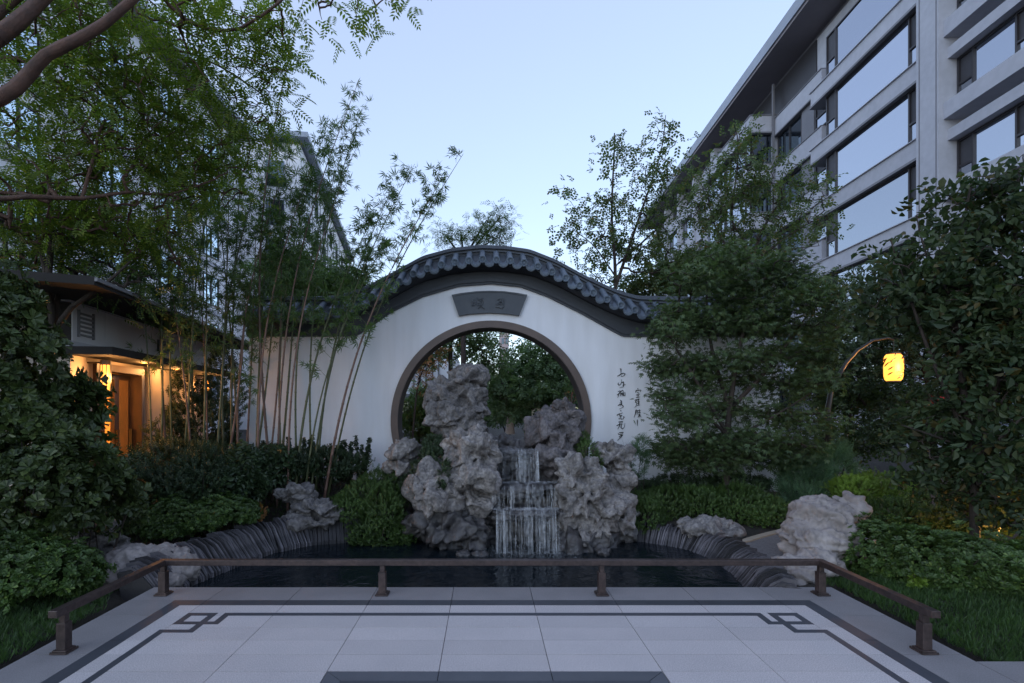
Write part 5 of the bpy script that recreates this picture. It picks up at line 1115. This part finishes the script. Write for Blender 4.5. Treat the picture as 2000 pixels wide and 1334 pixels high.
# trees seen through and above the gate
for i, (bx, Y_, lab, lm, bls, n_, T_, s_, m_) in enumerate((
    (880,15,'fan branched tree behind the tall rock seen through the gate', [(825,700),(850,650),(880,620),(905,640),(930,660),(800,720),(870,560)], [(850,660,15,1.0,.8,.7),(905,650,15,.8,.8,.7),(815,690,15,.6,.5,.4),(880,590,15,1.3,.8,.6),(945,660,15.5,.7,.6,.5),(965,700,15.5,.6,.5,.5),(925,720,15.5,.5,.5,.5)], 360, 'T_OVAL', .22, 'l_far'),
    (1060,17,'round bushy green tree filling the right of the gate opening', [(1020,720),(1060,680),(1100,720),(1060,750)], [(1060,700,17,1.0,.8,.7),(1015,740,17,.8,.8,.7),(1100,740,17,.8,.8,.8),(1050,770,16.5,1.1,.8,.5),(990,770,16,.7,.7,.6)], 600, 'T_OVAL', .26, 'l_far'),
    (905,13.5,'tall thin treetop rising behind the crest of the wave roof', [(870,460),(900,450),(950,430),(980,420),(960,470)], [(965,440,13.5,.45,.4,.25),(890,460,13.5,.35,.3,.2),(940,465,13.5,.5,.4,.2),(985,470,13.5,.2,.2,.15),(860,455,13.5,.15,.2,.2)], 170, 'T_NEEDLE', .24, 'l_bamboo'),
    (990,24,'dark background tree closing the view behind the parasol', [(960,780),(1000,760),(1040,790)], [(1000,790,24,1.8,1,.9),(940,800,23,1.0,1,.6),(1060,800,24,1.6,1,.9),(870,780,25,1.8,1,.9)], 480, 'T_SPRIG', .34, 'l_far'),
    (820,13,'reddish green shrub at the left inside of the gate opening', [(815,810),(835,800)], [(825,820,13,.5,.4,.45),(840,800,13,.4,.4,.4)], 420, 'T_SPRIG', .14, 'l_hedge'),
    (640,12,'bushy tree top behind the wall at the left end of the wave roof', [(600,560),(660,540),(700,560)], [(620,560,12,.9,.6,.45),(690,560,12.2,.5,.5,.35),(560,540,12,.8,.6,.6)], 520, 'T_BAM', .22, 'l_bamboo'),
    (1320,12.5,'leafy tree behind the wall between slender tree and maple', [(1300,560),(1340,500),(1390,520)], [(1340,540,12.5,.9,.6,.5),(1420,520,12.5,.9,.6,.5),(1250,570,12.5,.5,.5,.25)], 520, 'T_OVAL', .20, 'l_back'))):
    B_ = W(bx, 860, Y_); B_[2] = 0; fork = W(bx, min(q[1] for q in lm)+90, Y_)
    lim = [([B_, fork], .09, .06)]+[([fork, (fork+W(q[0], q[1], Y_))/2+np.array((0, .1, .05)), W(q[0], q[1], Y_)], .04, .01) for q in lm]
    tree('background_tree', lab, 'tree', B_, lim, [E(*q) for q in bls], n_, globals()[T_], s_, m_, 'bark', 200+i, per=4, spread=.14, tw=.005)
# bare leaning branchlet tree at the left inside the gate
B_ = W(800, 850, 12); B_[2] = 0
tree('young_tree', 'thin leaning young tree with sparse reddish leaves at the left inside of the gate', 'tree', B_, [([B_, W(815,760,12), W(835,700,12), W(832,650,12)], .03, .01), ([W(815,770,12), W(850,735,12)], .012, .005)], [E(820,720,12,.35,.3,.4),E(850,690,12,.3,.3,.3)], 70, T_OVAL, .12, 'l_orange', 'bark', 300, per=2)
for i, (px_, Y_, lab) in enumerate(((-200, 30, 'far row of trees at the left horizon'), (2300, 40, 'far row of trees at the right horizon'))):
    B_ = W(px_, 830, Y_); B_[2] = 0
    t = tree('tree_belt', lab, 'trees', B_, [([B_, B_+np.array((0,0,3))], .2, .1)], [(B_+np.array((k*4-8, 0, 3)), (3, 2, 3)) for k in range(5)], 260, T_SPRIG, 1.3, 'l_dark', 'bark', 310+i, per=4, spread=.5)
t = thing('tree_belt', 'dark belt of trees along the horizon beyond the garden', 'trees', (0, 95, 0)); t['kind'] = 'stuff'
g_ = NP(77); n = 3000; pos = np.stack([g_.r.uniform(-90, 90, n), 95+g_.r.uniform(-4, 4, n), g_.r.random(n)**.8*7], 1); pos[:, 2] *= .6+.4*np.sin(pos[:, 0]*.35)**2
o = foliage('foliage', pos, g_.unit(n)+np.array((0,0,.5)), g_.unit(n), T_SPRIG, 2.0, M['l_dark'], t, g_); o['kind'] = 'stuff'

# ---- grass
def grass(name, label, x0, x1, y0, y1, n, seed, cond):
    g_ = NP(seed); p = np.stack([g_.r.uniform(x0, x1, n), g_.r.uniform(y0, y1, n)], 1); p = p[cond(p[:, 0], p[:, 1])]
    pos = np.stack([p[:, 0], p[:, 1], terr(p[:, 0], p[:, 1])], 1); up = g_.unit(len(pos))*.25+np.array((0, 0, 1.)); rn = g_.unit(len(pos)); rn[:, 2] = 0
    # template grows along +Z, so hand it a frame whose z axis is up
    x_ = np.cross(rn, up); x_ /= np.linalg.norm(x_, axis=1, keepdims=True); up /= np.linalg.norm(up, axis=1, keepdims=True); y_ = np.cross(up, x_)
    V, Q_ = inst(T_GRASS, pos, np.stack([x_, y_, up], -1), .065*(1+.4*(g_.r.random(len(pos))*2-1)))
    o = mkobj(name, quadmesh(name, V, Q_), M['grass']); return tag(o, label, 'grass', kind='stuff')
grass('lawn', 'short green lawn strip right of the terrace, in front of the large hedge', DX1, 5.6, 3.18, 5.2, 10500, 1, lambda x, y: (sdf(x, y) > .35))
grass('lawn', 'dim green lawn strip left of the terrace, below the small leaved shrub', -5.0, DX0-.01, 2.2, 5.2, 10500, 2, lambda x, y: (sdf(x, y) > .35))
grass('ground_cover', 'sparse ground cover on the soil between shrubs and rocks', -5.2, 5.2, 5.2, 8.5, 9000, 3, lambda x, y: (sdf(x, y) > .45) & ~((x > 2.6) & (y > x*.55+3.2) & (y < x*.55+5.2)))
# leaf litter
g_ = NP(9); n = 260; p = np.stack([g_.r.uniform(-2.9, -2.2, n), g_.r.uniform(3.6, 4.9, n)], 1)

# ---- hanging lantern and its pole
LY = 9.0
lp = thing('garden_lamp', 'curved dark lamp pole with a lit amber cylinder lantern hanging among the right trees', 'lamp', (W(1617,860,LY)[0], LY, 0))
base = np.array((W(1617,860,LY)[0], LY, 0.))
b = MB(); b.tube([base, W(1617,800,LY), W(1622,770,LY), W(1634,740,LY), W(1652,710,LY), W(1675,684,LY), W(1705,665,LY), W(1735,660,LY), W(1745,664,LY)], [.05,.045,.04,.034,.03,.026,.022,.018,.016], 10); b.build('pole', M['lamp_metal'], lp, True)
b = MB(); b.tube([base, base+(0,0,.06)], .09, 16); b.build('base', M['lamp_metal'], lp)
c0 = W(1745,744,LY); c1 = W(1745,692,LY)
b = MB(); b.tube([W(1745,664,LY), c1+(0,0,.02)], .006, 6); b.build('hanger', M['lamp_metal'], lp)
ln = MB().tube([c0, c0*.93+c1*.07, c0*.8+c1*.2, c0*.5+c1*.5, c0*.2+c1*.8, c0*.07+c1*.93, c1], [.10,.125,.136,.14,.136,.125,.10], 24).build('lantern', M['lantern'], lp)
b = MB(); rg = np.random.default_rng(3)
b.tube([c0-(0,0,.02), c0-(0,0,.001)], .105, 24); b.tube([c1+(0,0,.001), c1+(0,0,.03)], .105, 24)
for k in range(26):
    a0 = rg.uniform(0, 6.28); z0 = c0[2]+rg.uniform(.02, .98)*(c1[2]-c0[2]); da = rg.uniform(.3, .8); dz = rg.uniform(.04, .13); sgn = 1
    P = [np.array((c0[0]+.143*math.cos(a0+da*q), c0[1]+.143*math.sin(a0+da*q), min(c1[2], z0+dz*q*sgn))) for q in (0, .33, .66, 1)]
    b.tube(P, [.003,.011,.010,.002], 5)
b.build('lattice', M['lamp_metal'], ln)
light('lantern_light', (c0+c1)/2+np.array((0,-.24,0)), 9, .1, parent=lp)
# low garden spotlights (lit foliage at the far right, lit tree through the gate)
def spot(px_, py_, Y_, label, e):
    p = W(px_, py_, Y_); p[2] = max(float(terr(p[0], p[1])), -.03)
    t = thing('garden_spotlight', label, 'lamp', p, 'low garden spotlights')
    b = MB(); b.tube([p, p+(0,0,.1)], .008, 6); b.tube([p+(0,0,.1), p+(0,.02,.17)], [.03,.035], 12); b.build('housing', M['lamp_metal'], t)
    MB().tube([p+(0,.02,.1705), p+(0,.021,.172)], .03, 12).build('lens', M['lantern'], t); light('spot_glow', p+(0,.02,.22), e, .03, (1,.48,.12), t)
spot(2005,1060,5.15,'low spotlight throwing orange light into the foliage at the right edge', 5)
spot(1118,830,14,'low spotlight lighting a bare tree orange inside the gate at right', 1.6)
B_ = W(1116, 815, 14.2); B_[2] = 0
tree('bare_tree', 'small bare tree lit orange at the right inside of the gate', 'tree', B_, [([B_, W(1116,790,14.2), W(1118,765,14.2)], .05, .02), ([W(1116,790,14.2), W(1106,775,14.2)], .02, .01), ([W(1116,790,14.2), W(1126,778,14.2)], .02, .01)], [E(1116,770,14.2,.25,.2,.2)], 25, T_OVAL, .05, 'l_orange', 'barkred', 320, per=1)  # orange lamplight is also put into the leaf colour here
# ---- closed parasol beyond the gate
p = W(996, 860, 17); p[2] = 0
um = thing('parasol', 'closed cream parasol standing on the lawn beyond the gate', 'parasol', p)
b = MB(); b.tube([p, p+(0,0,1.58)], .02, 8); b.build('pole', M['lamp_metal'], um)
def closed(z0, z1, r0, r1, nm):
    b = MB(); n = 16; V = []
    for i in range(9):
        t = i/8; z = z0+(z1-z0)*t; r = r0+(r1-r0)*t**.8
        for k in range(n): a = 2*PI*k/n; rr = r*(1+.22*math.cos(k*PI)*(1-t*.6)); V.append((p[0]+rr*math.cos(a), p[1]+rr*math.sin(a), z))
    b.add(V, [(i*n+k, i*n+(k+1) % n, (i+1)*n+(k+1) % n, (i+1)*n+k) for i in range(8) for k in range(n)]+[tuple(8*n+k for k in range(n))]); b.build(nm, M['fabric'], um, True)
closed(.72, 1.34, .14, .075, 'folded_canopy'); closed(1.28, 1.46, .13, .05, 'canopy_cap'); b = MB(); b.tube([p+(0,0,1.46), p+(0,0,1.58)], [.03,.012], 8); b.build('finial', M['fabric'], um)
b = MB(); b.box((p[0]-.25, p[1]-.25, 0), (p[0]+.25, p[1]+.25, .06)); b.build('base', M['facade_dk'], um)
# red flowers in the right trees
t = thing('red_flowers', 'small cluster of red flowers in the dark foliage right of the lantern', 'flowers', W(1835, 785, 8.0))
g_ = NP(44); pos = W(1835,785,8.0)+g_.r.normal(size=(16,3))*np.array((.10,.05,.04)); foliage('petals', pos, g_.unit(16), g_.unit(16), T_ROS, .05, M['l_red'], t, g_)
